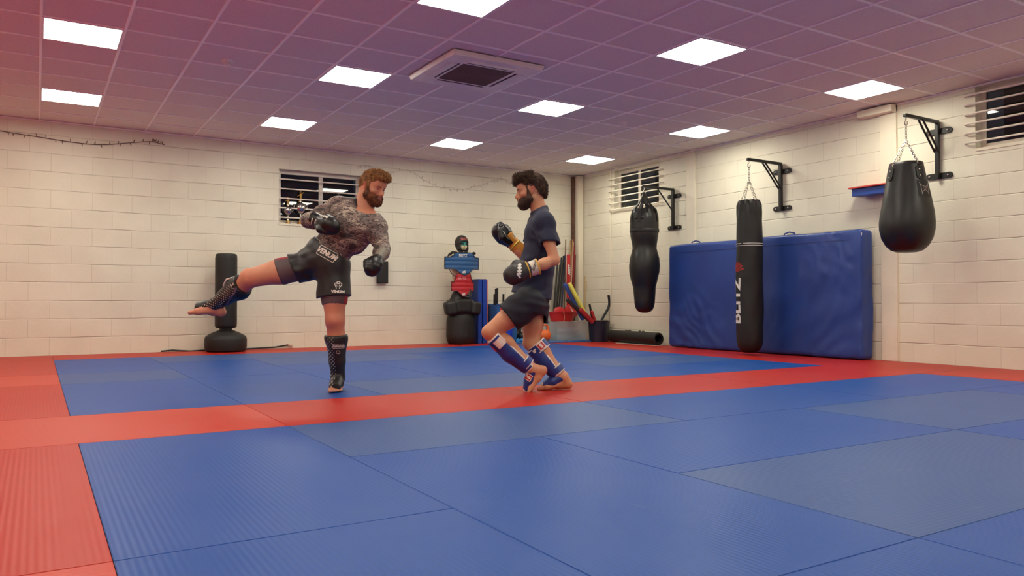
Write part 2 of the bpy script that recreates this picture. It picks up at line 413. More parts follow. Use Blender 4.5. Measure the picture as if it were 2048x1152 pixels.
def mat_mat(name, rgb, dull=.0):
    n = N(name); n.set(Roughness=.42); n.b.inputs['Specular IOR Level'].default_value = .2; c = srgb(rgb)
    t = n.add('ShaderNodeTexNoise', _Scale=1.6, _Detail=6.0, _Roughness=.65); n.l(n.tc.outputs['Object'], t.inputs['Vector'])
    oi = n.add('ShaderNodeObjectInfo'); mp = n.add('ShaderNodeVectorMath', operation='ADD'); n.l(n.tc.outputs['Object'], mp.inputs[0]); n.l(oi.outputs['Location'], mp.inputs[1]); n.l(mp.outputs[0], t.inputs['Vector'])
    r = n.add('ShaderNodeValToRGB'); r.color_ramp.elements[0].position = .35; r.color_ramp.elements[1].position = .72
    g = sum(c)/3
    r.color_ramp.elements[0].color = (*[x*.93 for x in c],1); r.color_ramp.elements[1].color = (*[x*.92+g*.09 for x in c],1)
    n.l(t.outputs['Fac'], r.inputs[0])
    # scuffs: stretched noise streaks
    m2 = n.add('ShaderNodeMapping'); m2.inputs['Scale'].default_value = (3.2, 11, 3); m2.inputs['Rotation'].default_value = (0,0,.5); n.l(mp.outputs[0], m2.inputs[0])
    t2 = n.add('ShaderNodeTexNoise', _Scale=1.0, _Detail=5.0); n.l(m2.outputs[0], t2.inputs['Vector'])
    r2 = n.add('ShaderNodeValToRGB'); r2.color_ramp.elements[0].position = .66; r2.color_ramp.elements[1].position = .8
    r2.color_ramp.elements[0].color = (0,0,0,1); r2.color_ramp.elements[1].color = (.28,.28,.28,1); n.l(t2.outputs['Fac'], r2.inputs[0])
    mx = n.add('ShaderNodeMixRGB'); n.l(r2.outputs[0], mx.inputs[0]); n.l(r.outputs[0], mx.inputs[1]); mx.inputs[2].default_value = (*[min(1, x*.8+.14) for x in c],1)
    n.l(mx.outputs[0], n.b.inputs['Base Color'])
    wv = n.add('ShaderNodeTexWave', wave_type='BANDS', bands_direction='Y', _Scale=15.7); n.l(n.tc.outputs['Object'], wv.inputs['Vector'])
    b = n.add('ShaderNodeBump', _Strength=.2, _Distance=.002); n.l(wv.outputs['Fac'], b.inputs['Height'])
    t3 = n.add('ShaderNodeTexNoise', _Scale=220, _Detail=2.0); n.l(n.tc.outputs['Object'], t3.inputs['Vector'])
    b2 = n.add('ShaderNodeBump', _Strength=.12, _Distance=.001); n.l(t3.outputs['Fac'], b2.inputs['Height']); n.l(b.outputs[0], b2.inputs['Normal']); n.l(b2.outputs[0], n.b.inputs['Normal'])
    return n.m
M_blue = mat_mat('blue_mat', (4,72,154)); M_red = mat_mat('red_mat', (178,32,22)); M_blue2 = mat_mat('sheen_blue_mat', (50,84,144)); M_red2 = mat_mat('sheen_red_mat', (192,56,42))  # second blue and red: paler copies with the rib sheen painted into the colour
SHEEN_MATS = {(1,3,0,1,'n'),(2,4,2,3,'n'),(0,1,2,3,'k'),(1,3,4,5,'k'),(2,4,3,4,'k'),(3,5,4,5,'k'),(2,4,0,1,'k'),(4,6,1,2,'n'),(5,7,1,2,'k')}  # blue mats given the painted-sheen copy
_mats = {}
def mat_mesh(lx, ly, m):
    k = (round(lx,3), round(ly,3), m.name)
    if k not in _mats:
        g = .0011; mb = MB(); mb.box((-lx/2+g, -ly/2+g, -.035), (lx/2-g, ly/2-g, 0))
        o = mb.build('floor_mat', m); me = o.data; bpy.data.objects.remove(o)
        bm = bmesh.new(); bm.from_mesh(me); bmesh.ops.bevel(bm, geom=[e for e in bm.edges if all(v.co.z > -.01 for v in e.verts)], offset=.0022, segments=2, affect='EDGES'); bm.to_mesh(me); bm.free()
        _mats[k] = me
    return _mats[k]
def floor_mat(x0, x1, y0, y1, m, label):
    lx, ly = x1-x0, y1-y0; rot = 0 if lx >= ly*.99 else PI/2
    me = mat_mesh(max(lx,ly), min(lx,ly), m)
    o = bpy.data.objects.new('floor_mat', me); C.objects.link(o); o.location = ((x0+x1)/2, (y0+y1)/2, 0); o.rotation_euler = (0,0,rot)
    tag(o, label, 'floor mat', 'blue training mats' if 'blue' in m.name else 'red training mats')
XC = lambda c: min(.165+.993*c, XR-.004); YN = lambda j: -2.92-.98*j; YK = lambda k: min(-1.88+1.02*k, YB-.004)
ORD = ['first','second','third','fourth','fifth','sixth','seventh','eighth']
def colw(c0, c1):
    a = ORD[int(c0)]; return f'{a} column' if c1-c0 == 1 else f'{a} to {ORD[int(c0)+1]} columns'
def rw(j0, j1, w):
    return f'{ORD[j0]} row' if j1-j0 == 1 else f'{ORD[j0]} to {ORD[j0+1]} rows'
NB = [(0,1,0,2),(0,1,2,4),(0,1,4,6),(1,3,0,1),(1,2,1,3),(1,2,3,5),(2,4,1,2),(2,4,2,3),(2,3,3,5),(3,4,3,5),(3,5,0,1),(5,7,0,1),
      (4,6,1,2),(6,7,1,3),(4,6,2,3),(4,6,3,4),(6,7,3,5),(4,6,4,5)]
for c0,c1,j0,j1 in NB:
    floor_mat(XC(c0), XC(c1), YN(j1), YN(j0), M_blue2 if (c0,c1,j0,j1,'n') in SHEEN_MATS else M_blue, f'blue mat nearer than the red strip, {rw(j0,j1,"")}, {colw(c0,c1)} from left')
BB = [(0,1,0,2),(0,1,2,3),(0,1,3,5),(1,3,4,5),(1,2,0,2),(1,2,2,4),(2,4,3,4),(3,5,4,5),(2,3,1,3),(3,4,1,3),(2,4,0,1),(4,6,0,1),(6,7,0,1),
      (4,5,1,3),(5,7,1,2),(5,7,2,3),(4,6,3,4),(6,7,3,4),(5,7,4,5)]
for c0,c1,k0,k1 in BB:
    floor_mat(XC(c0), XC(c1), YK(k0), YK(k1), M_blue2 if (c0,c1,k0,k1,'k') in SHEEN_MATS else M_blue, f'blue mat beyond the red strip, {rw(k0,k1,"")}, {colw(c0,c1)} from left')
for i,(c0,c1) in enumerate([(-1,1),(1,3),(3,5),(5,7),(7,8.3)]):
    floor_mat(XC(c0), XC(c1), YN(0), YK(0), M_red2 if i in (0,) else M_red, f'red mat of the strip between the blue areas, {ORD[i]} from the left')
for i,(c0,c1) in enumerate([(-1,0),(0,2),(2,4),(4,6),(6,8.3)]):
    floor_mat(XC(c0), XC(c1), YK(5), YK(6), M_red, f'red mat along the back wall, {ORD[i]} from the left')
for i,(j0,j1) in enumerate([(0,2),(2,3),(3,5)]):
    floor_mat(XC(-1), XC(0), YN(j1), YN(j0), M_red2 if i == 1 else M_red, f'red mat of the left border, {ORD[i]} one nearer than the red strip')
for i,(k0,k1) in enumerate([(0,2),(2,3),(3,5)]):
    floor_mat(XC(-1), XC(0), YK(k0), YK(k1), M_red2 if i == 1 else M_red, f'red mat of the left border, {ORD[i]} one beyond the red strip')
for i,(j0,j1) in enumerate([(0,2),(2,4),(4,6)]):
    floor_mat(XC(7), XC(8.3), YN(j1), YN(j0), M_red, f'red mat along the right wall, {ORD[i]} one nearer than the red strip')
for i,(k0,k1) in enumerate([(0,2),(2,4),(4,5)]):
    floor_mat(XC(7), XC(8.3), YK(k0), YK(k1), M_red, f'red mat along the right wall, {ORD[i]} one beyond the red strip')
mb = MB(); mb.box((XL, YF, -.035), (XC(-1)-.002, YB, 0), 0); mb.box((XC(-1)-.002, YF, -.035), (XR, YN(6), 0), 1)
struct(mb.build('floor_matting', [M_red, M_blue])).name = 'floor_2'

# windows -----------------------------------------------------------------
M_frame = mat('window_frame_white', (214,204,190), .35)
M_bars = mat('bar_white', (232,224,208), .35)
def glass():
    n = N('window_glass'); n.set(Roughness=.02); n.b.inputs['Base Color'].default_value = (.75,.85,.82,1)
    n.b.inputs['Transmission Weight'].default_value = 1; n.b.inputs['IOR'].default_value = 1.5; return n.m
M_glass = glass()
def window(name, along, fixed, a0, a1, z0, z1, bars, barx, split):
    """fixed = inner wall face; window sits .13 deep"""
    d0, d1 = fixed+.10, fixed+.15
    def bx(mb, p0, p1, q0, q1, r0, r1):
        if along == 0: mb.box((p0, q0, r0), (p1, q1, r1))
        else: mb.box((q0, p0, r0), (q1, p1, r1))
    root = thing(name, None, None, (( (a0+a1)/2, fixed+.12, z0) if along == 0 else (fixed+.12, (a0+a1)/2, z0))); root['kind'] = 'structure'
    mb = MB(); w = .055; sp = a0+(a1-a0)*split
    bx(mb, a0, a1, d0, d1, z0, z0+w); bx(mb, a0, a1, d0, d1, z1-w, z1); bx(mb, a0, a0+w, d0, d1, z0+w, z1-w); bx(mb, a1-w, a1, d0, d1, z0+w, z1-w)
    bx(mb, sp-.03, sp+.03, d0+.001, d1, z0+w, z1-w)
    mb.build('window_frame', M_frame, root, bevel=.004)
    mb = MB(); bx(mb, a0-.0, a1+.0, fixed-.008, fixed+.24, z0-.03, z0+.001); mb.build('window_sill', M_paint, root, bevel=.003)
    for s0, s1 in ((a0+w, sp-.03), (sp+.03, a1-w)):
        mb = MB(); bx(mb, s0, s1, d0+.02, d0+.026, z0+w, z1-w); mb.build('pane', M_glass, root)
    for z in bars:
        mb = MB(); off = barx
        if off < 0:      # in front of the wall, ends bent back to it
            e = .10 if along == 1 else 0
            pts = [(a0-e, fixed+.002), (a0-e+.012, fixed+off), (a1+e-.012, fixed+off), (a1+e, fixed+.002)]
        else: pts = [(a0, fixed+off), (a1, fixed+off)]
        P = [(p, q, z) if along == 0 else (q, p, z) for p, q in pts]
        mb.tube(P, .0105, 8).build('window_bar', M_bars, root)
    # dark sheet added behind the glass to stand in for night
    mb = MB(); bx(mb, a0-.3, a1+.3, fixed+1.2, fixed+1.25, z0-.6, z1+.6); mb.build('night_sheet', M_dark, root)
    return root
window('window_1', 0, YB, *WB, bars=[1.90, 2.04, 2.18, 2.32, 2.46], barx=.03, split=.52)
window('window_2', 1, XR, *WR1, bars=[2.235+.105*i for i in range(6)], barx=-.05, split=.52)
window('window_3', 1, XR, *WR2, bars=[2.345+.1*i for i in range(6)], barx=-.05, split=.5)
# boxed columns and the steel in the corner
M_steel = mat('brown_steel', (96,66,52), .7, noise=(8,.35))
mb = MB(); mb.box((XR-.03, 1.22, -.0), (XR+.001, 1.40, HC-.021)); struct(mb.build('trim_2', M_paint, bevel=.004))
mb = MB(); mb.box((XR-.03, -1.95, 0), (XR+.001, -1.75, HC-.021)); mb.box((XR-.12, -1.95, HC-.10), (XR+.001, -1.52, HC-.021)); struct(mb.build('trim_3', M_paint, bevel=.004))
mb = MB(); mb.box((XR-.135, YB-.16, 0), (XR-.02, YB-.001, HC-.021)); struct(mb.build('trim_4', M_paint, bevel=.006))
mb = MB(); mb.box((XR-.185, YB-.07, 0), (XR-.14, YB-.001, HC-.03)); struct(mb.build('trim_5', M_steel))
mb = MB(); mb.tube([(XR-.012, 3.22, .25), (XR-.012, 3.22, 2.93)], .011, 8); struct(mb.build('trim_6', M_paint))

# ceiling lights ------------------------------------------------------------
def emit():
    n = N('light_diffuser'); n.set(Roughness=.6); n.b.inputs['Base Color'].default_value = (.9,.9,.88,1)
    n.b.inputs['Emission Color'].default_value = (*LCOL,1); n.b.inputs['Emission Strength'].default_value = LIGHT; return n.m
M_emit = emit(); M_lf = mat('light_frame_white', (235,232,226), .4)
L0 = thing('ceiling_light', 'x', 'ceiling light', (0,0,HC), group='square ceiling light panels')
mb = MB(); a = .296; b = .279; h = .012
for lo, hi in (((-a,-a,-h),(a,-b,.0)),((-a,b,-h),(a,a,.0)),((-a,-b,-h),(-b,b,.0)),((b,-b,-h),(a,b,.0))): mb.box(lo, hi)
mb.build('light_frame', M_lf, L0, world=False)
MB().box((-b,-b,-h+.002),(b,b,-.004)).build('diffuser', M_emit, L0, world=False)
first = True
RN = {-12:'behind the camera, last', -8:'behind the camera', -4:'nearest row in view', 0:'middle row', 4:'far row by the back wall'}
CN = {-4:'outside the left of the view', 0:'leftmost', 4:'second from the left', 8:'third from the left', 12:'rightmost'}
for r in (-12,-8,-4,0,4):
    for c in (-4,0,4,8,12):
        lab = f'lit square ceiling panel, {RN[r]}, {CN[c]}'
        loc = (c*.6+.3, r*.6+.3, HC)
        if r == -4 and c == 0: lab = 'lit square ceiling panel, nearest row, just above the view on the left'
        if first: L0.location = loc; L0['label'] = lab; first = False
        else: copy_tree(L0, None, loc, label=lab)
# air conditioner
M_ac = mat('ac_white', (226,218,212), .4); M_acg = mat('ac_grille', (118,98,96), .7); M_slot = mat('slot_dark', (60,46,48), .8)
A = thing('air_conditioner', 'square ceiling cassette air conditioner with dark centre grille', 'air conditioner', (3.63,-.535,HC-.0115))
mb = MB(); z0 = -.045; g = .27; o_ = .49
poly = [(-o_,-o_),(o_,-o_),(o_,o_),(-o_,o_)]
v = [(x,y,0) for x,y in poly]+[(x*.97,y*.97,z0) for x,y in poly]+[(math.copysign(g,x),math.copysign(g,y),z0) for x,y in poly]+[(math.copysign(g,x),math.copysign(g,y),z0+.015) for x,y in poly]
f = [];
for q in range(3):
    for i in range(4): f.append((q*4+i, q*4+(i+1)%4, q*4+4+(i+1)%4, q*4+4+i))
f.append((12,13,14,15)); mb.add(v, f, 0, False); mb.build('panel', M_ac, A, bevel=.012, seg=3, world=False)
mb = MB(); mb.box((-g+.004,-g+.004,z0+.002),(g-.004,g-.004,z0+.012))
for i in range(26): y = -g+.02+i*.0205; mb.box((-g+.01,y,z0-.002),(g-.01,y+.006,z0+.003))
mb.build('grille', M_acg, A, world=False)
for k in range(4):
    mb = MB(); c_, s_ = [(1,0),(0,1),(-1,0),(0,-1)][k]
    def T(x, y, z): return (x*c_-y*s_, x*s_+y*c_, z)
    lo = [T(x,y,z) for x,y,z in ((-.25,.325,z0-.004),(.25,.325,z0-.004),(.25,.40,z0-.007),(-.25,.40,z0-.007),(-.25,.325,z0+.004),(.25,.325,z0+.004),(.25,.40,z0+.004),(-.25,.40,z0+.004))]
    mb.add(lo, [(0,3,2,1),(4,5,6,7),(0,1,5,4),(1,2,6,5),(2,3,7,6),(3,0,4,7)], 0, False)
    fl = mb.build('louvre', M_ac, A, bevel=.002, world=False)
    mb = MB(); lo = [T(x,y,z) for x,y,z in ((-.26,.302,z0-.001),(.26,.302,z0-.001),(.26,.326,z0-.001),(-.26,.326,z0-.001))]
    hi = [(p[0],p[1],z0+.003) for p in lo]; mb.add(lo+hi, [(0,3,2,1),(4,5,6,7),(0,1,5,4),(1,2,6,5),(2,3,7,6),(3,0,4,7)], 0, False)
    mb.build('air_slot', M_slot, A, world=False)
# smoke detectors
SD = thing('smoke_detector', 'round white smoke detector between the left lights and the air conditioner', 'smoke detector', (1.5,.43,HC), group='smoke detectors')
MB().lathe([(.055,0),(.055,-.012),(.05,-.018),(.03,-.02)], n=24).build('base', M_lf, SD, world=False)
mb = MB().lathe([(.034,-.018),(.036,-.03),(.03,-.045),(.012,-.05)], n=20)
for i in range(8):
    a = i*PI/4; mb.box((.036*math.cos(a)-.003,.036*math.sin(a)-.003,-.044),(.036*math.cos(a)+.003,.036*math.sin(a)+.003,-.018))
mb.build('sensor_head', M_ac, SD, world=False)
copy_tree(SD, None, (6.3,.44,HC), label='round white smoke detector on the right side of the ceiling')
# ---------------------------------------------------------------- hanging bags and their brackets
M_blk = mat('black_powder_coat', (22,21,20), .35, spec=.5)
M_vin = mat('black_vinyl', (20,18,16), .42, spec=.5, noise=(5,.12), bump=(9,.12))
M_vin2 = mat('black_canvas', (21,19,17), .55, noise=(12,.15), bump=(14,.25))
M_chrome = mat('chrome', (190,186,176), .25, metal=1)
M_white = mat('print_white', (225,220,210), .5)
M_redp = mat('print_red', (176,32,28), .5)
def bracket(Y, Z1, L, label, brace=2):
    """post on two wall plates, arm reaching L into the room"""
    T = thing('bag_bracket', label, 'wall bracket', (XR-.002, Y, Z1-.6), group='wall brackets for the punch bags')
    x = XR-.045
    for z in (Z1-.10, Z1-.585):
        mb = MB(); poly = []
        for i in range(9): a = -PI/2+PI*i/8; poly.append((.115+.032*math.cos(a), .032*math.sin(a)))
        for i in range(9): a = PI/2+PI*i/8; poly.append((-.115+.032*math.cos(a), .032*math.sin(a)))
        mb.prism(poly, (XR-.018, Y, z), (0,1,0), (0,0,1), (1,0,0), .017)
        pl = mb.build('wall_plate', M_blk, T, bevel=.003)
        for s_ in (-.1, .1): MB().lathe([(.012,0),(.012,.009),(.006,.014)], (XR-.018, Y+s_, z), 10, ax=(-1,0,0)).build('bolt', M_chrome, pl)
    mb = MB(); mb.box((x-.018, Y-.02, Z1-.62), (x+.026, Y+.02, Z1+.0)); mb.build('post', M_blk, T, bevel=.004)
    mb = MB(); mb.box((x-L+.045-.03, Y-.018, Z1-.018), (x+.018, Y+.018, Z1+.018)); mb.build('arm', M_blk, T, bevel=.005)
    for s_ in ([0] if brace == 1 else [-.022, .022]):
        mb = MB(); mb.tube([(x-L*.5, Y+s_, Z1-.012), (x-.006, Y+s_, Z1-.33)], .011, 8); mb.build('brace', M_blk, T)
    mb = MB(); hx = XR-L
    mb.tube([(hx, Y, Z1-.01)]+[(hx-.028*math.sin(a)*1.0, Y, Z1-.07-.028*math.cos(a)*-1.0*1.0-.0) for a in ()]+[(hx, Y, Z1-.05)], .007, 8)
    mb.tube([(hx+.022*math.cos(a), Y, Z1-.075+.03*math.sin(a)) for a in [PI/2+i*PI*1.65/12 for i in range(13)]], .006, 8)
    mb.build('hook', M_chrome, T)
    return hx
def chain(mb, a, b, n=None, w=.011, t=.0026):
    a, b = np.array(a, float), np.array(b, float); L = np.linalg.norm(b-a); n = n or max(2, int(L/.032)); d = (b-a)/L
    u = nrm(np.cross(d, (0.3,1,0.2))); w2 = np.cross(d, u)
    for i in range(n):
        c = a+(b-a)*(i+.5)/n; q = u if i % 2 else w2; h = L/n*.62
        mb.tube([c+d*h*math.sin(t_)+q*w*math.cos(t_) for t_ in [2*PI*k/10 for k in range(10)]], t, 5, closed=True)
# --- long bag with white lettering
Yl, Zl = -.35, 2.49; hx = bracket(Yl, Zl, .64, 'black wall bracket holding the long lettered punch bag')
Bc = V(hx, Yl, 0)
T = thing('punch_bag', 'long black hanging punch bag with white vertical lettering down its side', 'punch bag', (hx, Yl, 0.03), group='bags hanging on the right wall')
prof = [(0.02,.03),(.07,.034),(.11,.055),(.145,.10),(.16,.17),(.166,.30),(.167,.6),(.166,1.0),(.163,1.3),(.158,1.6),(.150,1.80),(.142,1.90),(.118,1.955),(.104,1.97),(.10,1.965),(.03,1.96)]
def bag_body(prof, c, name, m, T, amp=.003, n=56, fold_top=None):
    P = []; fine = []
    for (r0,z0),(r1,z1) in zip(prof, prof[1:]):
        k = max(1, int(abs(z1-z0)/.04)); fine += [(r0+(r1-r0)*i/k, z0+(z1-z0)*i/k) for i in range(k)]
    fine.append(prof[-1]); vs = []; fs = []
    for i,(r,z) in enumerate(fine):
        for k in range(n):
            a = 2*PI*k/n; w = amp*(math.sin(3*a+z*7)+math.sin(5*a-z*11+1)*.7+math.sin(2*a+z*19)*.4)
            if fold_top and z > fold_top: w += (z-fold_top)*.10*math.sin(9*a+1.3*math.sin(2*a))*(1 if r > .05 else 0)
            rr = max(r+w*(r > .05), .005); vs.append((c[0]+rr*math.cos(a), c[1]+rr*math.sin(a), c[2]+z))
    m_ = len(fine)
    for i in range(m_-1):
        for k in range(n): fs.append((i*n+k, i*n+(k+1)%n, (i+1)*n+(k+1)%n, (i+1)*n+k))
    fs += [tuple(range(n))[::-1], tuple(range((m_-1)*n, m_*n))]
    mb = MB(); mb.add(vs, fs); return mb.build(name, m, T, ang=70)
bb = bag_body(prof, Bc, 'bag_body', M_vin2, T, fold_top=1.72)
toc = nrm(np.append((CAM-Bc)[:2], 0)); rt = np.cross(toc, (0,0,1))*-1      # rt = to the viewer's right
rt = V(-toc[1], toc[0], 0); rt = rt if rt@BAS[0] > 0 else -rt
lft = nrm(-rt*.91+toc*.41); lu = V(0,0,1); lw = np.cross(lft, lu)
# text runs up the bag: its "up" points to the viewer's left round the side
lw = nrm(-(rt*.50+toc*.86)*0 - (rt*.5+toc*.86)) if False else nrm(np.cross(lft, lu))
tw = lw if lw@rt < 0 else -lw
decal('lettering', text2d('BLITZ', .21, .007, sx=1.08), Bc+V(0,0,.685)+lft*.1, lu, tw, [bb], M_white, T, off=.0025, sub=.03)
star = []
for i in range(9):
    a = -1.35+i*2.7/8; star.append([(0,0)]+[(.02+.115*math.cos(a-.09), .115*math.sin(a-.09)), (.13*math.cos(a), .13*math.sin(a)), (.02+.115*math.cos(a+.09), .115*math.sin(a+.09))])
decal('emblem', shape2d([[(x, y*.9) for x, y in p] for p in star]), Bc+V(0,0,1.05)+lft*.1, lu, tw, [bb], M_redp, T, off=.0025, sub=.03)
for z in (1.385, 1.412):
    mb = MB(); mb.lathe([(.1645-(z-1.3)*.012,z-.0035),(.1675-(z-1.3)*.012,z-.003),(.1675-(z-1.3)*.012,z+.003),(.1645-(z-1.3)*.012,z+.0035)], Bc, 56, cap=False); mb.build('white_band', M_white, T)
top = V(hx, Yl, Zl-.10); ring = V(hx, Yl, Zl-.26)
mb = MB(); chain(mb, top, ring, 5, .010, .003); mb.build('swivel_chain', M_chrome, T)
for k in range(4):
    a = PI/4+k*PI/2+.5; p = Bc+V(.118*math.cos(a), .118*math.sin(a), 1.955); mb = MB(); chain(mb, ring, p, 8, .010, .0028)
    q = nrm(V(math.cos(a), math.sin(a), 0)); s_ = np.cross(q, (0,0,1))
    ch = mb.build('chain', M_chrome, T)
    mb = MB(); pt = Bc+q*.142+V(0,0,1.93); mb.tube([pt+V(0,0,.03), pt+s_*.025-V(0,0,.03)+q*.006, pt-s_*.025-V(0,0,.03)+q*.006], .004, 6, closed=True); mb.build('d_ring', M_chrome, T)

# --- teardrop bag
Yt, Zt = -2.43, 2.63; hx = bracket(Yt, Zt, .62, 'black wall bracket holding the teardrop punch bag'); Bt = V(hx, Yt, 0)
T = thing('punch_bag', 'black teardrop punch bag with chains and square logo patch', 'punch bag', (hx, Yt, 1.19), group='bags hanging on the right wall')
prof = [(.03,1.19),(.10,1.195),(.155,1.215),(.205,1.265),(.245,1.34),(.265,1.43),(.267,1.50),(.257,1.60),(.24,1.70),(.22,1.81),(.20,1.92),(.182,2.02),(.167,2.09),(.160,2.125),(.152,2.13),(.148,2.115),(.02,2.11)]
tb = bag_body(prof, Bt, 'bag_body', M_vin, T, amp=.0022)
toc = nrm(np.append((CAM-Bt)[:2], 0)); rt = V(-toc[1], toc[0], 0); rt = rt if rt@BAS[0] > 0 else -rt
UP = V(0,0,1)
ring = V(hx, Yt, Zt-.26); mb = MB(); chain(mb, V(hx,Yt,Zt-.10), ring, 5, .010, .003); mb.build('swivel_chain', M_chrome, T)
def dirat(toc, rt, deg): a = math.radians(deg); return toc*math.cos(a)+rt*math.sin(a)
for deg in (-52, 38, 128, 218):
    d = dirat(toc, rt, deg); s_ = np.cross(d, UP); p = Bt+d*.165+V(0,0,2.10)
    mb = MB(); chain(mb, ring, p, 13, .010, .0028); mb.build('chain', M_chrome, T)
    mb = MB(); mb.tube([p+UP*.02, p+s_*.026-UP*.035+d*.012, p-s_*.026-UP*.035+d*.012], .004, 6, closed=True); mb.build('d_ring', M_chrome, T)
    poly = [(-.034,.04),(.034,.04),(.034,-.05)]+[(.034*math.cos(a), -.05-.034*math.sin(a)) for a in [i*PI/8 for i in range(1,8)]]+[(-.034,-.05)]
    w_ = nrm(UP-d*(-.18)); c = Bt+d*.19+V(0,0,2.02)
    st = decal('strap_tab', shape2d([poly]), c, s_*-1, w_, [tb], M_vin2, T, off=.006, sub=.02)
    st.modifiers.new('thick', 'SOLIDIFY').thickness = .005
    for dz in (.015, -.05): MB().lathe([(.009,0),(.009,.004),(.004,.007)], Bt+V(0,0,2.02+dz)+d*(.186+(-dz)*.17+.006), 10, ax=d).build('rivet', M_chrome, st)
d = dirat(toc, rt, 50); s_ = np.cross(UP, d)
M_patch = mat('patch_black', (12,11,11), .6)
pc = Bt+d*.22+V(0,0,1.835)
decal('logo_patch', shape2d([[(-.085,-.085),(.085,-.085),(.085,.085),(-.085,.085)]]), pc, s_, UP, [tb], M_patch, T, off=.003)
lg = []
arc = lambda cx, cy, rx, ry, a0, a1, n=10: [(cx+rx*math.cos(math.radians(a0+(a1-a0)*i/n)), cy+ry*math.sin(math.radians(a0+(a1-a0)*i/n))) for i in range(n+1)]
lg += strip2d(arc(0,.065,.062,.045,180,360), .006)+strip2d(arc(0,-.065,.045,.048,0,180), .006)
lg += strip2d([(-.062,.065),(-.050,.02),(-.045,-.065)], .006)+strip2d([(.062,.065),(.050,.02),(.045,-.065)], .006)
decal('logo_outline', shape2d(lg), pc, s_, UP, [tb], mat('print_grey', (150,140,134), .5), T, off=.0045)
decal('logo_lettering', text2d('TAP', .03, .001), pc+V(0,0,.0), s_, UP, [tb], mat('print_brown', (120,92,84), .5), T, off=.0045)

# --- body-shaped bag
Yb2, Zb2 = 1.67, 2.40; hx = bracket(Yb2, Zb2, .62, 'black wall bracket holding the body-shaped punch bag', brace=1); Bb = V(hx, Yb2, 0)
T = thing('punch_bag', 'black body-shaped punch bag with narrow waist hung by straps', 'punch bag', (hx, Yb2, .51), group='bags hanging on the right wall')
zz = lambda y: 2.24-(y-395)/133.4
prof = [(.02,zz(625.5)),(.05,zz(625.2)),(.085,zz(623.5)),(.115,zz(620.5)),(.137,zz(615)),(.15,zz(607)),(.158,zz(592)),(.168,zz(575)),(.20,zz(560)),(.222,zz(545)),(.228,zz(532)),(.218,zz(517)),(.19,zz(504)),(.178,zz(497)),(.185,zz(488)),(.205,zz(474)),(.212,zz(462)),(.212,zz(440)),(.205,zz(430)),(.15,zz(421)),(.10,zz(418)),(.02,zz(418))]
db = bag_body(prof, Bb, 'bag_body', M_vin, T, amp=.002)
mb = MB(); mb.lathe([(.214,zz(466)),(.219,zz(464)),(.219,zz(460)),(.214,zz(459))], Bb, 56, cap=False); mb.build('seam_band', M_vin2, T)
tp = V(hx, Yb2, zz(387)); toc = nrm(np.append((CAM-Bb)[:2], 0)); rt = V(-toc[1], toc[0], 0); rt = rt if rt@BAS[0] > 0 else -rt
for k, deg in enumerate((-62,-20,22,64,118,160,200,242)):
    d = dirat(toc, rt, deg); s_ = np.cross(d, UP); mb = MB()
    P = [tp+d*.012, Bb+d*.10+V(0,0,zz(409)), Bb+d*.19+V(0,0,zz(421)), Bb+d*.216+V(0,0,zz(436)), Bb+d*.216+V(0,0,zz(446))]
    for i in range(4):
        a_, b_ = P[i], P[i+1]; w0, w1 = (.010 if i == 0 else .024), .024
        nn = nrm(np.cross(b_-a_, s_)); nn = nn if nn@d > 0 else -nn
        q = [a_-s_*w0, a_+s_*w0, b_+s_*w1, b_-s_*w1]; mb.add([p+nn*.003 for p in q]+[p-nn*.002 for p in q], [(0,1,2,3),(7,6,5,4),(0,4,5,1),(1,5,6,2),(2,6,7,3),(3,7,4,0)], 0, False)
    mb.build('strap', M_vin2, T)
# gathered skirt between the straps
mb = MB(); n = 48; vs = []
for k in range(n):
    a = 2*PI*k/n; vs.append((Bb[0]+.213*math.cos(a), Bb[1]+.213*math.sin(a), zz(441)))
for k in range(n):
    a = 2*PI*k/n; g_ = .5+.5*math.cos(4*a+.9); vs.append((Bb[0]+(.19-.06*g_)*math.cos(a), Bb[1]+(.19-.06*g_)*math.sin(a), zz(421-9*g_)))
mb.add(vs, [(k, (k+1)%n, n+(k+1)%n, n+k) for k in range(n)]); o = mb.build('gathered_top', M_vin2, T); o.modifiers.new('t', 'SOLIDIFY').thickness = .004
mb = MB(); chain(mb, V(hx,Yb2,Zb2-.075), tp, 3, .012, .0035); mb.build('carabiner', M_chrome, T)

# --- blue and red wall rail behind the teardrop bag
T = thing('wall_rail', 'short blue wall rail with red top edge behind the teardrop bag', 'wall rail', (XR-.1, -1.78, 1.92))
M_rb = mat('rail_blue', (30,72,160), .45); M_rr = mat('rail_red', (190,60,50), .45)
mb = MB(); mb.box((XR-.20, -1.76-.45, 1.915), (XR-.0305, -1.50, 2.0)); mb.build('blue_rail', M_rb, T, bevel=.004)
mb = MB(); mb.box((XR-.235, -1.76-.45, 2.0), (XR-.0305, -1.47, 2.018)); mb.build('red_cap', M_rr, T, bevel=.004)

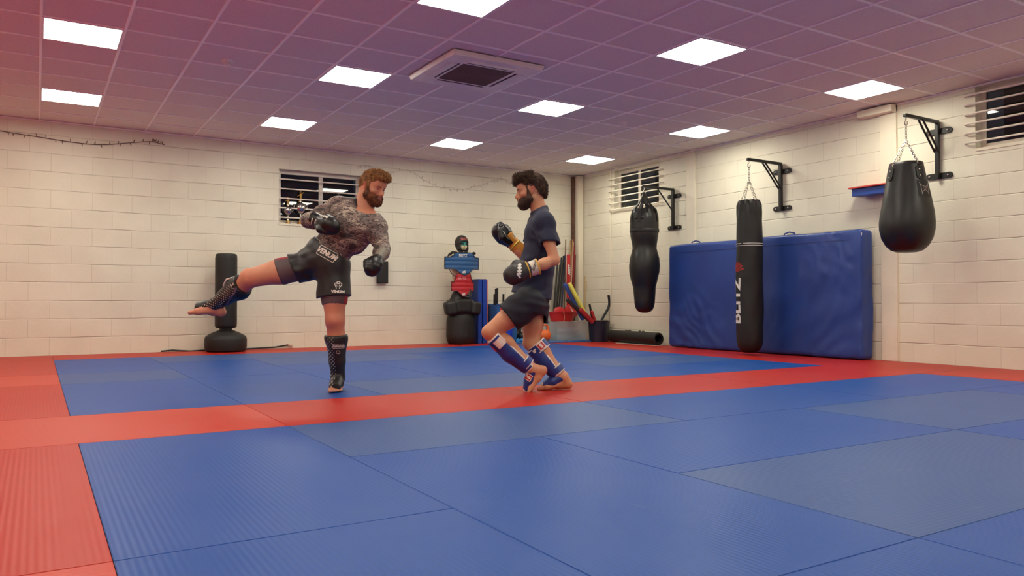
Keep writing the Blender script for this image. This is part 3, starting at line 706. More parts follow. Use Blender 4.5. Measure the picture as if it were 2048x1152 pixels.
# --- big blue crash mat on its edge against the right wall
T = thing('crash_mat', 'large blue crash mat standing on edge against the right wall', 'crash mat', (8.2, -.07, 0))
M_cm = mat('crash_mat_vinyl', (34,64,136), .38, noise=(2.5,.10), bump=(60,.10))
f = Fld((7.98,-1.80,-.03), (8.40,1.68,1.60), .02)
f.box((8.195,-.07,.765), (.118,1.60,.757), rad=.035)
f.wrinkle(.004, 6, (0,.6,1), 3); f.wrinkle(.0045, 13, (0,1,.9), 5, c=(8.07,-1.1,.3), r=1.1); f.wrinkle(.005, 20, (0,.9,-1), 8, c=(8.07,1.1,.2), r=.9); f.wrinkle(.003, 22, (0,1,-.5), 9, c=(8.07,-1.4,1.2), r=.7)
f.cut((0,0,.003), (0,0,-1)); f.cut((8.325,0,0), (1,0,0))
cmb = f.build('padded_body', M_cm, T, relax=2)
decal('seam', shape2d([[(-1.6,-.004),(1.6,-.004),(1.6,.004),(-1.6,.004)]]), (8.08,-.07,1.40), (0,-1,0), (0,0,1), [cmb], mat('seam_blue', (22,44,104), .5), T, off=.003, sub=.08)
for y in (1.02, -.62):
    mb = MB(); mb.tube([(8.15,y-.09,1.505),(8.14,y-.075,1.545),(8.14,y,1.562),(8.14,y+.075,1.545),(8.15,y+.09,1.505)], .009, 8); mb.build('carry_handle', M_cm, T)
mb = MB(); mb.box((8.09,-1.665,1.44),(8.17,-1.658,1.475)); mb.build('white_tag', M_white, T)

# --- free-standing kick bag
T = thing('kick_bag', 'free-standing black kick bag on a round base by the back wall', 'kick bag', (2.18, 3.82, 0))
M_rub = mat('black_rubber', (20,18,16), .6, noise=(7,.1))
c = (2.18,3.82,0)
mb = MB().lathe([(.05,.0),(.235,.0),(.262,.02),(.272,.07),(.272,.165),(.262,.20),(.235,.222),(.16,.262),(.10,.285),(.04,.29)], c, 48); mb.build('base', M_rub, T)
mb = MB().lathe([(.085,.28),(.085,.325)], c, 24); mb.build('neck', M_blk, T)
mb = MB().lathe([(.04,.315),(.12,.316),(.138,.335),(.142,.37),(.142,1.26),(.138,1.30),(.128,1.318),(.11,1.325),(.02,1.328)], c, 48); mb.build('foam_column', M_vin2, T)
# cable along the wall foot
pts = [onY(x, y, YB-.03) for x, y in ((322,702),(345,698),(380,698),(412,699))]
mb = MB(); P = [V(p[0], p[1], .012+.012*math.sin(i*2)) for i, p in enumerate(pts)]+[V(2.5,YB-.03,.01),V(2.9,YB-.035,.02),V(3.12,YB-.03,.05)]
mb.tube(P, .010, 8); o = mb.build('floor_cable', M_blk); tag(o, 'thin black cable lying along the foot of the back wall', 'cable')
mb = MB(); mb.box((3.10,YB-.05,.035),(3.17,YB-.012,.065)); o = mb.build('cable_plug', M_frame, bevel=.004); tag(o, 'pale plug at the end of the wall-foot cable', 'plug')
# black pad on the wall beside the kicker's glove
T = thing('wall_pad', 'black rectangular striking pad fixed to the back wall', 'wall pad', (4.545, YB-.03, .93))
mb = MB(); mb.box((4.455,YB-.075,.955),(4.635,YB-.02,1.30)); mb.build('pad', M_vin, T, bevel=.014, seg=3)
mb = MB(); mb.box((4.475,YB-.02,.975),(4.615,YB-.001,1.28)); mb.build('backing_board', M_blk, T)
# string lights
M_wire = mat('dark_wire', (70,48,40), .6); M_bulb = mat('bulb_dark', (96,62,46), .4); M_clear = mat('clear_plastic', (205,196,182), .25)
def lights(name, label, pts, m1, m2, n, r, seed):
    g = random.Random(seed); T = thing(name, label, 'string lights', pts[0], group=None)
    P = [np.array(p, float) for p in pts]; full = []
    for i in range(len(P)-1):
        for k in range(6):
            t = k/6; p0, p1, p2, p3 = P[max(i-1,0)], P[i], P[i+1], P[min(i+2,len(P)-1)]
            full.append(.5*((2*p1)+(-p0+p2)*t+(2*p0-5*p1+4*p2-p3)*t*t+(-p0+3*p1-3*p2+p3)*t**3))
    full.append(P[-1]); MB().tube(full, r, 6).build('wire', m1, T)
    for i in range(n):
        q = full[int((i+.5)/n*(len(full)-1))]+V(g.uniform(-.02,.02),0,0); s_ = g.choice((-1,-1,1)); dx = g.uniform(-.012,.012)
        MB().tube([q, q+V(dx,-.008,.022*s_), q+V(dx*1.3,-.01,.040*s_)], [.003,.0055,.002], 6).build('bulb', m2, T)
lights('string_lights', 'dark string of small fairy lights high on the left of the back wall', [(x,YB-.015,z) for x,z in ((-.9,2.80),(-.41,2.755),(.0,2.725),(.35,2.70),(.67,2.70),(.95,2.75),(1.256,2.805),(1.33,2.80),(1.44,2.78))], M_wire, M_bulb, 30, .004, 1)
lights('string_lights', 'pale clear string lights sagging between the two men high on the back wall', [(x,YB-.015,z) for x,z in ((4.15,2.74),(4.343,2.77),(4.55,2.69),(4.75,2.72),(5.05,2.74),(5.25,2.63),(5.55,2.53),(5.9,2.52),(6.3,2.62),(6.668,2.755),(6.9,2.70))], M_clear, M_clear, 34, .003, 2)
# trophies on the window sill
M_silv = mat('silver', (190,186,180), .18, metal=1); M_gold = mat('gold', (176,140,80), .25, metal=1)
def trophy(x, z0, h, label, fig):
    y = YB+.06 if fig else YB+.065; T = thing('trophy', label, 'trophy', (x, y, z0), group='trophies on the window sill'); c = (x,y,z0); s_ = h/.36
    MB().lathe([(.036*s_,0),(.036*s_,.015*s_),(.022*s_,.02*s_),(.018*s_,.05*s_)], c, 16).build('foot', M_gold, T)
    MB().lathe([(.018*s_,.05*s_),(.008*s_,.09*s_),(.008*s_,.11*s_),(.03*s_,.125*s_),(.05*s_,.15*s_),(.055*s_,.18*s_),(.048*s_,.21*s_),(.03*s_,.225*s_),(.012*s_,.235*s_),(.010*s_,.27*s_)], c, 24).build('cup', M_silv, T)
    for q in (-1,1):
        MB().tube([V(*c)+V(q*(.045+.025*math.sin(t))*s_,0,(.15+.07*t/PI)*s_) for t in [i*PI/6 for i in range(7)]], .004*s_, 6).build('handle', M_silv, T)
    f = Fld((x-.06,y-.05,z0+.24*s_),(x+.06,y+.05,z0+.40*s_),.004)
    f.seg((x,y,z0+.27*s_),(x+.004,y,z0+.32*s_),.012*s_,.015*s_,k=.008); f.ell((x,y,z0+.345*s_),(.012*s_,)*3,k=.004)
    f.seg((x,y,z0+.32*s_),(x+.035*s_,y,z0+.345*s_),.006*s_,k=.006); f.seg((x,y,z0+.32*s_),(x-.03*s_,y,z0+.30*s_),.006*s_,k=.006)
    f.seg((x,y,z0+.275*s_),(x-.018*s_,y,z0+.235*s_),.007*s_,k=.006); f.seg((x,y,z0+.275*s_),(x+.02*s_,y,z0+.25*s_),.007*s_,k=.006)
    f.build('figure', M_gold, T)
trophy(3.115, WB[2]+.002, .40, 'silver cup trophy with gold figure standing left on the window sill', True)
trophy(3.30, WB[2]+.002, .50, 'taller cup trophy half behind the kicker\'s elbow on the sill', True)
# ---------------------------------------------------------------- training dummy wearing stacked guards
DY = 3.80; dx = 5.765
M_skin2 = mat('dummy_vinyl', (206,176,150), .45); M_teal = mat('mask_teal', (30,120,110), .5); M_tan = mat('mask_cream', (214,196,150), .5)
M_base = mat('dummy_base_black', (26,23,20), .5, noise=(6,.1)); M_foam = mat('guard_black', (27,23,20), .55, noise=(9,.15), bump=(50,.2))
T = thing('training_dummy', 'man-shaped training dummy on a black base wearing stacked guards', 'training dummy', (dx, DY, 0))
f = Fld((dx-.32,DY-.28,-.02),(dx+.32,DY+.28,.62),.011)
f.seg((dx,DY,.15),(dx,DY,.36),.25,.245,k=.01,ax=(0,1,0),sc=.72).cut((0,0,.004),(0,0,-1)).cut((0,0,.50),(0,0,1))
f.wrinkle(.002,30,(1,0,0),2); f.build('base', M_base, T)
f = Fld((dx-.27,DY-.18,.45),(dx+.27,DY+.2,1.50),.010)
f.seg((dx,DY,.50),(dx,DY,.85),.13,.125,ax=(0,1,0),sc=.8).ell((dx,DY,1.08),(.155,.11,.14)).ell((dx,DY,1.25),(.19,.12,.17),k=.05)
f.seg((dx-.155,DY,1.34),(dx+.155,DY,1.34),.075,k=.06,ax=(0,1,0),sc=.85); f.seg((dx,DY,1.36),(dx,DY-.01,1.49),.062,.056,k=.04)
for q in (-1,1): f.ell((dx+q*.08,DY-.10,1.25),(.08,.04,.06),k=.04); f.ell((dx+q*.2,DY,1.32),(.06,.07,.07),k=.04)
f.build('torso', M_skin2, T)
hc = V(dx+.005,DY-.01,1.585)
f = Fld(hc-.16,hc+.16,.006)
f.ell(hc+V(0,.01,.02),(.076,.095,.10)).ell(hc+V(0,-.04,-.05),(.055,.055,.06)).seg(hc+V(0,-.095,.01),hc+V(0,-.11,-.03),.010,.015).seg(hc+V(-.03,-.085,.03),hc+V(.03,-.085,.03),.013,k=.01)
for q in (-1,1): f.ell(hc+V(q*.032,-.10,.01),(.018,.015,.011),op='-',k=.01); f.ell(hc+V(q*.03,-.06,-.03),(.03,.03,.03),k=.02)
f.ell(hc+V(0,-.102,-.062),(.022,.012,.009),k=.006); f.seg(hc+V(0,0,-.05),hc+V(0,.01,-.13),.055,.058)
hd = f.build('head', [M_tan, M_teal], T, paint=lambda c: ((c[:,2] > hc[2]-.022)).astype(int))
for q in (-1,1): MB().lathe([(.003,0),(.015,.004),(.015,.010),(.003,.013)], hc+V(q*.032,-.082,.010), 12, ax=(0,-1,0)).build('eye', M_blk, hd)
def guard(name, label, zc, w0, w1, ztop, zmid, zbot, ztip, yf, m, txt, num, shoulders, edge):
    """quilted chest guard, curved round the dummy; outline in x,z"""
    T = thing(name, label, 'chest guard', (dx, yf, zbot), group=None); n = 44; dx_ = dx-(.035 if zc == 0 and w1 > .25 else .045)
    def half(z):
        if z > zmid: t = (z-zmid)/(ztop-zmid); return w1+(w0-w1)*min(1, t*1.15)**.6
        return w1
    cols = 40; rows = 34; mb = MB(); fr = []
    for j in range(cols+1):
        u = -1+2*j/cols; col = []
        au = abs(u)
        x = u*w1; zt = zmid if au*w1 > w0 else ztop
        if au*w1 > w0: s_ = min(1, (au*w1-w0)/max(.001, (w1-w0)*.45)); zt = ztop+(zmid-ztop)*(s_**.6)
        zb = zbot-(zbot-ztip)*(.5+.5*math.cos(PI*min(1, au/.62))) if au < .62 else zbot+.0*(au-.62)
        for i in range(rows+1):
            z = zb+(zt-zb)*i/rows
            q = (ztop-z)/((ztop-ztip)/5.2); g_ = .008*abs(math.sin(PI*q))**.5
            y = yf-.02*math.cos(u*1.2)+.16*(u*u)*(w1/.33)**2*.6-g_
            col.append((dx_+x*(1-.04*u*u), y, z))
        fr.append(col)
    vs = [p for c in fr for p in c]; R_ = rows+1
    fs = [(j*R_+i, (j+1)*R_+i, (j+1)*R_+i+1, j*R_+i+1) for j in range(cols) for i in range(rows)]
    mb.add(vs, fs); o = mb.build('quilted_front', m, T, ang=80); sd = o.modifiers.new('t', 'SOLIDIFY'); sd.thickness = .035; sd.offset = -1 if sum(p.normal.y for p in o.data.polygons) < 0 else 1
    bord = [fr[j][0] for j in range(cols+1)]+[fr[cols][i] for i in range(R_)]+[fr[j][rows] for j in range(cols, -1, -1)]+[fr[0][i] for i in range(rows, -1, -1)]
    bb_ = [bord[0]]
    for p in bord[1:]:
        if np.linalg.norm(np.array(p)-np.array(bb_[-1])) > .008: bb_.append(p)
    MB().tube(bb_[:-1], .008, 6, closed=True).build('edge_binding', edge, T)
    return T, o
T, o = guard('chest_guard', 'blue quilted chest guard hung on the upper body of the dummy', 0, .155, .315, 1.445, 1.375, 1.19, 1.095, DY-.16, mat('guard_blue', (36,84,132), .45), 'BLITZ', '#S', True, mat('binding_dark', (26,34,52), .5))
decal('lettering', text2d('BLITZ', .055, .002), (dx-.065,DY-.2,1.40), (1,0,0), (0,0,1), [o], M_white, T, off=.004+.0)
decal('size_mark', text2d('#S', .05, .002), (dx-.05,DY-.2,1.14), (1,0,0), (0,0,1), [o], M_white, T, off=.004)
for q in (-1,1):
    MB().tube([(dx+q*.16,DY-.15,1.44),(dx+q*.19,DY-.07,1.455),(dx+q*.20,DY+.02,1.42),(dx+q*.19,DY+.10,1.36)], .022, 8).build('shoulder_strap', M_foam, T)
T, o = guard('chest_guard', 'red quilted chest guard hung below the blue one on the dummy', 0, .13, .205, 1.115, .985, .845, .755, DY-.155, mat('guard_red', (186,28,36), .45), 'BLITZ', '#S', True, mat('binding_darkred', (92,18,22), .5))
decal('lettering', text2d('BLITZ', .052, .002), (dx-.075,DY-.2,1.045), (1,0,0), (0,0,1), [o], mat('print_pink', (214,120,120), .5), T, off=.004)
decal('size_mark', text2d('#S', .05, .002), (dx-.05,DY-.2,.79), (1,0,0), (0,0,1), [o], M_white, T, off=.004)
# black strap loops beside the guards
MB().tube([(dx-.27,DY-.10,1.20),(dx-.24,DY-.13,1.12),(dx-.17,DY-.15,1.06)], .007, 6).build('side_strap', M_vin2, T)
MB().tube([(dx-.17,DY-.14,.86),(dx-.21,DY-.15,.78),(dx-.23,DY-.15,.73)], .007, 6).build('side_strap', M_vin2, T)
# moulded black body protector
T = thing('body_protector', 'moulded black foam body protector around the dummy just above its base', 'body protector', (dx, DY, .45)); dx -= .035
f = Fld((dx-.36,DY-.30,.38),(dx+.36,DY+.26,.98),.009)
f.box((dx,DY-.03,.585),(.20,.15,.115),rad=.05,k=.02)
f.seg((dx-.07,DY-.05,.70),(dx+.07,DY-.05,.70),.10,.10,k=.06); f.seg((dx-.055,DY-.05,.78),(dx+.055,DY-.05,.85),.085,.08,k=.06)
f.box((dx,DY-.16,.61),(.125,.045,.105),rad=.035,k=.012)
for q in (-1,1):
    ax_ = [nrm((1,q*.25,-q*.18)), nrm((-q*.25,1,0)), nrm((q*.18,0,1))]
    f.box((dx+q*.215,DY-.10,.575),(.088,.10,.105),ax_,rad=.045,k=.015)
    f.seg((dx+q*.145,DY-.22,.71),(dx+q*.125,DY-.22,.50),.010,k=.015,op='-')
    f.seg((dx+q*.20,DY-.215,.68),(dx+q*.26,DY-.205,.50),.006,k=.012,op='-')
f.seg((dx-.3,DY-.2,.44),(dx+.3,DY-.2,.44),.03,k=.02,op='-')
f.build('moulded_foam', M_foam, T)
MB().tube([(dx+.11,DY-.155,.88),(dx+.135,DY-.155,.78),(dx+.10,DY-.16,.745),(dx-.02,DY-.165,.75)], .014, 6).build('buckle_strap', M_blk, T)
dx += .035
# head guard
T = thing('head_guard', 'black head guard with red lettering on the dummy\'s head', 'head guard', (hc[0], hc[1], hc[2]-.12))
f = Fld(hc-.19,hc+.19,.006)
f.ell(hc+V(0,.01,.025),(.108,.122,.128)).ell(hc+V(0,-.03,-.07),(.095,.085,.065),k=.04)
f.ell(hc+V(0,.01,.015),(.080,.098,.102),op='-',k=.008); f.ell(hc+V(0,-.03,-.05),(.062,.08,.085),op='-',k=.01)
f.box(hc+V(0,-.12,-.020),(.056,.07,.062),rad=.025,op='-',k=.015); f.seg(hc+V(0,0,-.08),hc+V(0,.0,-.2),.06,k=.01,op='-')
for q in (-1,1): f.ell(hc+V(q*.098,.0,-.01),(.018,.028,.032),k=.01)
hg = f.build('padded_shell', M_foam, T)
decal('lettering', text2d('BLITZ', .045, .002), hc+V(0,-.12,.085), (1,0,0), (0,0,1), [hg], mat('print_dull_red', (170,70,60), .5), T, off=.003)
MB().tube([hc+V(-.07,-.06,-.115),hc+V(-.02,-.115,-.125),hc+V(.04,-.105,-.12),hc+V(.075,-.05,-.11)], .010, 6).build('chin_strap', M_blk, T)
MB().lathe([(.009,0),(.009,.006),(.002,.008)], hc+V(-.03,-.118,-.123), 10, ax=(0,-1,0)).build('snap', M_chrome, T)

# ---------------------------------------------------------------- folded mats stood upright beside the dummy
M_pm = mat('upright_mat_blue', (28,66,158), .4, bump=(30,.1)); M_pmr = mat('upright_mat_red', (210,100,90), .5)
for i, (x0, lab) in enumerate(((6.065, 'blue training mat stood upright on end right beside the dummy'), (6.155, 'second blue training mat stood upright with a red-backed edge'))):
    T = thing('upright_mat', lab, 'training mat', (x0+.04, 3.9, 0))
    mb = MB(); mb.box((x0,3.78,0),(x0+.072,4.05,1.03)); mb.build('blue_foam', M_pm, T, bevel=.006)
    if i == 1:
        mb = MB(); mb.box((x0+.0725,3.782,0),(x0+.088,4.048,1.028)); mb.build('red_backing', M_pmr, T, bevel=.003)
    mb = MB()
    for k in range(3): mb.box((x0+.008+.024*k,3.79,1.03),(x0+.020+.024*k,4.04,1.042))
    mb.build('puzzle_teeth', M_pm, T)
# puzzle mat strip under the equipment
T = thing('puzzle_mat', 'thin blue puzzle mat with toothed edge under the corner equipment', 'puzzle mat', (7.3,3.6,.001))
M_pz = mat('puzzle_blue', (60,110,176), .5)
poly = [(6.30,4.08),(6.30,3.33)]
for i in range(30):
    x = 6.33+i*.062; poly += [(x,3.33),(x-.003,3.30),(x+.037,3.30),(x+.034,3.33)]
poly += [(8.17,3.33),(8.17,4.08)]
MB().prism(poly[::-1], (0,0,.001), (1,0,0), (0,1,0), (0,0,1), .021).build('foam_sheet', M_pz, T)
PZ = .023
# ---------------------------------------------------------------- blue crate with red panel and bars sticking out
M_cb = mat('crate_blue', (40,92,150), .5); M_cr = mat('panel_red', (190,36,40), .45)
T = thing('storage_crate', 'blue storage crate with red side panel, holding dark bars', 'crate', (6.53,3.80,PZ))
x0,x1,y0,y1,z1 = 6.33,6.70,3.62,3.98,.62
mb = MB(); t = .015
mb.box((x0,y0,PZ),(x1,y0+t,z1)); mb.box((x0,y1-t,PZ),(x1,y1,z1)); mb.box((x0,y0+t,PZ),(x0+t,y1-t,z1)); mb.box((x1-t,y0+t,PZ),(x1,y1-t,z1)); mb.box((x0+t,y0+t,PZ),(x1-t,y1-t,PZ+.02))
mb.build('crate_body', M_cb, T, bevel=.004)
mb = MB(); mb.box((x0+.05,y0-.008,.33),(x0+.33,y0-.0005,.58)); mb.build('side_panel', M_cr, T, bevel=.003)
mb = MB(); mb.box((x0-.012,y0-.012,z1),(x1+.012,y0+t,z1+.02)); mb.box((x0-.012,y1-t,z1),(x1+.012,y1+.012,z1+.02)); mb.build('rim', M_cb, T, bevel=.003)
for i,(px, yt, dy, wd) in enumerate(((977,577,.1,'leftmost'),(989,588,.2,'short second'),(994.5,576,.08,'tall third'),(1007,588,.14,'rightmost short'))):
    p = onY(px, yt, y0+dy); mb = MB(); b_ = V(min(max(p[0],x0+.045),x1-.045), y0+dy+.02, PZ+.021)
    p = V(max(p[0],x0+.03),p[1],p[2]); mb.tube([b_, p], .017, 12); o = mb.build('exercise_bar', M_blk, bevel=.002); tag(o, f'{wd} of the dark bars standing upright in the blue crate', 'exercise bar', 'bars in the blue crate'); 
g = random.Random(4)
for i in range(3):
    x, y = 6.45+.08*i, 3.70+.04*(i%2); z = z1-.03+.01*i
    MB().tube([(x+.055*math.cos(a)+.01*math.sin(3*a), y+.03*math.sin(a), z+.05*math.sin(a+.6)) for a in [2*PI*k/16 for k in range(16)]], .008, 6, closed=True).build('coiled_strap', M_vin2, T)
# small things between the men's legs: blue tub, dumbbells, black kettlebells, orange kettlebell
def kettlebell(px, pyb, Y, s_, m, label, m2=None):
    p = onY(px, pyb, Y); x = p[0]; T = thing('kettlebell', label, 'kettlebell', (x, Y, PZ), group=None)
    f = Fld((x-.16*s_,Y-.16*s_,PZ-.02),(x+.16*s_,Y+.16*s_,PZ+.36*s_),.007)
    f.ell((x,Y,PZ+.095*s_),(.105*s_,.105*s_,.098*s_)).cut((0,0,PZ),(0,0,-1)); f.build('ball', m, T)
    P = [V(x-.060*s_,Y,PZ+.15*s_),V(x-.068*s_,Y,PZ+.21*s_),V(x-.052*s_,Y,PZ+.262*s_),V(x,Y,PZ+.275*s_),V(x+.052*s_,Y,PZ+.262*s_),V(x+.068*s_,Y,PZ+.21*s_),V(x+.060*s_,Y,PZ+.15*s_)]
    MB().tube(P, [.026*s_,.021*s_,.019*s_,.018*s_,.019*s_,.021*s_,.026*s_], 12).build('handle', m2 or m, T, sub=1)
M_or = mat('kettlebell_orange', (222,104,40), .35)
kettlebell(1089.5, 678, 3.45, 1.0, M_or, 'orange kettlebell in front of the clear plastic box')
kettlebell(1030, 676, 3.74, .95, M_blk, 'black kettlebell behind, seen between the shorts man\'s legs')
kettlebell(1046, 676, 3.58, .85, M_blk, 'smaller black kettlebell right of the other black one')
M_bt = mat('bucket_blue', (22,66,190), .4)
p = onY(1014, 678, 3.585); T = thing('blue_bucket', 'bright blue bucket beside the crate, seen between the legs', 'bucket', (p[0],3.585,PZ))
MB().lathe([(.02,PZ),(.08,PZ),(.098,.25),(.104,.255),(.104,.265),(.092,.265),(.075,.04),(.02,.038)], (p[0],3.585,0), 28).build('bucket_body', M_bt, T)
MB().tube([(p[0]-.10,3.585,.25)]+[(p[0]+.10*math.cos(a),3.585-.085*math.sin(a),.25-.02*math.sin(a)) for a in [PI-PI*i/10 for i in range(11)]], .004, 6).build('bail_handle', M_chrome, T)
M_cy = mat('dumbbell_cyan', (52,140,196), .35)
for px, lab in ((1003,'small cyan dumbbell left on the puzzle mat'), (1021,'small cyan dumbbell in the middle of the puzzle mat'), (1040,'small cyan dumbbell on the right near the orange kettlebell')):
    p = onY(px, 681, 3.42); x = p[0]; T = thing('dumbbell', lab, 'dumbbell', (x,3.42,PZ), group='small cyan dumbbells'); ax = nrm((1,.5,0)); c = V(x,3.42,PZ+.032)
    for q in (-1,1): MB().lathe([(.012,-.022),(.028,-.018),(.032,0),(.028,.018),(.012,.022)], c+ax*q*.06, 8, ax=ax).build('weight', M_cy, T)
    MB().tube([c-ax*.05, c+ax*.05], .012, 8).build('grip', M_cy, T)
# clear plastic box with blue gloves
def clearp():
    n = N('clear_box'); n.set(Roughness=.3); n.b.inputs['Base Color'].default_value = (.72,.72,.68,1); n.b.inputs['Alpha'].default_value = .34; return n.m
M_cl = clearp()
T = thing('plastic_box', 'clear plastic storage box full of blue gloves on the puzzle mat', 'storage box', (7.72,3.62,PZ))
a0,a1,b0,b1,zt = 7.42,8.06,3.50,3.84,.335
mb = MB(); o_ = .03
def frust(mb, s, z0, z1_, e0, e1, mi=0):
    v = [(a0+e0,b0+e0,z0),(a1-e0,b0+e0,z0),(a1-e0,b1-e0,z0),(a0+e0,b1-e0,z0),(a0-e1,b0-e1,z1_),(a1+e1,b0-e1,z1_),(a1+e1,b1+e1,z1_),(a0-e1,b1+e1,z1_)]
    return v
vo = frust(mb,1,PZ,zt,.02,.01); vi = frust(mb,1,PZ+.006,zt,.024,.006)
mb.add(vo+vi, [(0,3,2,1),(0,1,5,4),(1,2,6,5),(2,3,7,6),(3,0,4,7),(8,9,10,11),(8,12,13,9),(9,13,14,10),(10,14,15,11),(11,15,12,8),(4,5,13,12),(5,6,14,13),(6,7,15,14),(7,4,12,15)], 0, False)
mb.build('box_body', M_cl, T)
MB().tube([(a0-.012,b0-.012,zt),(a1+.012,b0-.012,zt),(a1+.012,b1+.012,zt),(a0-.012,b1+.012,zt)], .007, 6, closed=True).build('rim', M_cl, T)
M_bg = mat('glove_pale_blue', (70,150,172), .5); M_bg2 = mat('glove_grey', (120,120,122), .5)
spots = [(7.50,.08,'lower left'),(7.64,.09,'lower middle-left'),(7.79,.085,'lower middle-right'),(7.94,.08,'lower right'),(7.57,.17,'upper left'),(7.72,.18,'upper middle'),(7.87,.17,'upper right')]
for i,(x,z,w_) in enumerate(spots):
    y = 3.63; T = thing('pale_glove', f'{"grey" if i==6 else "pale blue"} training glove at the {w_} inside the clear box', 'glove', (x,y,PZ+.008), group='gloves in the clear box'); m = M_bg2 if i == 6 else M_bg
    f = Fld((x-.11,y-.12,z-.07),(x+.11,y+.12,z+.07),.009); f.ell((x,y-.02,z),(.058,.075,.040)); f.seg((x+.045,y+.02,z),(x+.055,y-.04,z+.01),.017,k=.012); f.build('padding', m, T)
    f = Fld((x-.08,y,z-.06),(x+.08,y+.14,z+.06),.009); f.seg((x,y+.05,z),(x,y+.10,z),.035,.040); f.build('cuff', m, T)
# red tub with pads on the box
T = thing('red_tub', 'red plastic tub holding round pads, standing on the clear box', 'tub', (7.63,3.66,zt+.008)); c = (7.63,3.66,0); zt2 = zt+.0085
M_rt = mat('tub_red', (208,52,50), .4)
MB().lathe([(.02,zt2),(.215,zt2),(.265,zt2+.15),(.31,zt2+.152),(.31,zt2+.163),(.258,zt2+.163),(.205,zt2+.012),(.02,zt2+.01)], c, 40, sq=(1,.50)).build('tub_body', M_rt, T)
MB().tube([(7.55,3.66-.158,zt2+.155),(7.55,3.49,zt2+.15),(7.565,3.487,zt2+.06),(7.545,3.488,zt2+.0)], .006, 6).build('cord_handle', mat('cord_pink', (226,150,120), .5), T)
M_pad = mat('pad_red', (188,26,34), .45)
def roundpad(px, py, Y, rx, rz, lean, label, txt=False):
    p = onY(px, py, Y); T = thing('focus_pad', label, 'focus pad', (p[0],Y,zt2+.02), group='pads in the red tub'); ax = nrm((math.sin(lean)*.3,-1,.25))
    mb = MB().lathe([(.02,-.025),(rx*.9,-.022),(rx,-.008),(rx,.012),(rx*.88,.024),(.02,.028)], p, 32, ax=ax, sq=(1,rz/rx)); o = mb.build('padding', M_pad, T)
    if txt:
        u = V(1,0,0); decal('mark', shape2d(strip2d([(-.05,.06),(-.02,.035),(-.03,.03),(.0,.01),(-.01,.005),(.03,-.03)], .014)+strip2d([(-.04,.02),(.0,-.02),(.02,-.045)], .010)), p, u, nrm(np.cross(ax, u)) if np.cross(ax,u)[2] > 0 else -np.cross(ax, u), [o], M_white, T, off=.003)
    else: MB().tube([np.array(p)+V(-.05,.03,.0), np.array(p)+V(0,.06,.01), np.array(p)+V(.05,.03,0)], .009, 6).build('hand_strap', M_vin2, T)
roundpad(1119, 626, 3.67, .108, .125, 0, 'plain round red pad standing at the left in the red tub')
roundpad(1143, 622, 3.70, .115, .17, 1, 'tall red pad with white mark at the right in the red tub', True)
# dark bin with bats and rollers
T = thing('dark_bin', 'dark navy round bin of pads to the right of the clear box', 'bin', (8.2,3.42,.0)); bx_, by_ = 8.135, 3.30
M_bin = mat('bin_navy', (24,26,48), .45)
MB().lathe([(.02,.0005),(.155,.0005),(.175,.34),(.185,.345),(.185,.355),(.165,.355),(.145,.02),(.02,.018)], (bx_,by_,0), 32).build('bin_body', M_bin, T)
MB().tube([(bx_-.10+.2*i/8, by_-.17-.015*math.sin(PI*i/8), .345+.025*math.sin(PI*i/8)) for i in range(9)], .005, 6).build('bin_handle', M_chrome, T)
def bat(p0, p1, w, t, m, name, label, cat, grp=None, mg=None, gripf=.0):
    p0, p1 = np.array(p0,float), np.array(p1,float); ax = nrm(p1-p0); s_ = nrm(np.cross(ax,(0,-1,0))); n_ = np.cross(s_, ax); L = np.linalg.norm(p1-p0)
    T = thing(name, label, cat, p0, group=grp); c = (p0+p1)/2+ax*L*gripf/2
    mb = MB(); mb.obox(c, (s_, n_, ax), (w, t, L*(1-gripf)/2)); mb.build('foam', m, T, bevel=min(w,t)*.5, seg=3)
    if gripf: mb = MB(); mb.tube([p0, p0+ax*L*gripf*1.02], .016, 10); mb.build('grip', mg or M_blk, T)
    return T
Yq = 3.30
q = lambda px, py, Y=Yq: onY(px, py, Y)
bat(q(1166,640,3.32), q(1129,567,3.42), .026, .030, mat('foam_blue', (44,76,150), .6), 'foam_bat', 'blue foam bat leaning left out of the navy bin beside the yellow one', 'foam bat', 'foam bats in the navy bin', gripf=.0)
bat(q(1176,640,3.28), q(1138,566,3.36), .030, .030, mat('foam_yellow', (222,216,96), .6), 'foam_bat', 'bright yellow foam bat leaning left out of the navy bin', 'foam bat', 'foam bats in the navy bin', gripf=.0)
T = bat(q(1183,645,3.24), q(1133,598,3.28), .030, .022, mat('paddle_black', (36,26,26), .5), 'kick_paddle', 'black kick paddle with red end leaning in the navy bin', 'kick paddle', None)
bat(q(1186,645,3.20), q(1160,618,3.21), .034, .026, mat('paddle_red', (176,36,44), .5), 'kick_paddle', 'short red kick paddle low in the navy bin', 'kick paddle', None)
bat(q(1186,645,3.34), q(1179,608,3.36), .016, .016, M_blk, 'hand_gripper', 'thin black looped handle standing in the navy bin', 'handle', None)
bat(q(1191,645,3.3), q(1183,622,3.30), .022, .02, M_cr, 'red_grip', 'small red grip sticking up in the navy bin', 'grip', None)
P = [q(1200,648,3.26), q(1207,632,3.25), q(1218.5,615,3.24), q(1219,603,3.24), q(1217,590,3.24)]
MB().tube(P, .023, 12).build('bent_bar', M_blk, sub=1); tag(bpy.data.objects['bent_bar'], 'bent black foam-covered bar sticking up from the navy bin', 'bar')
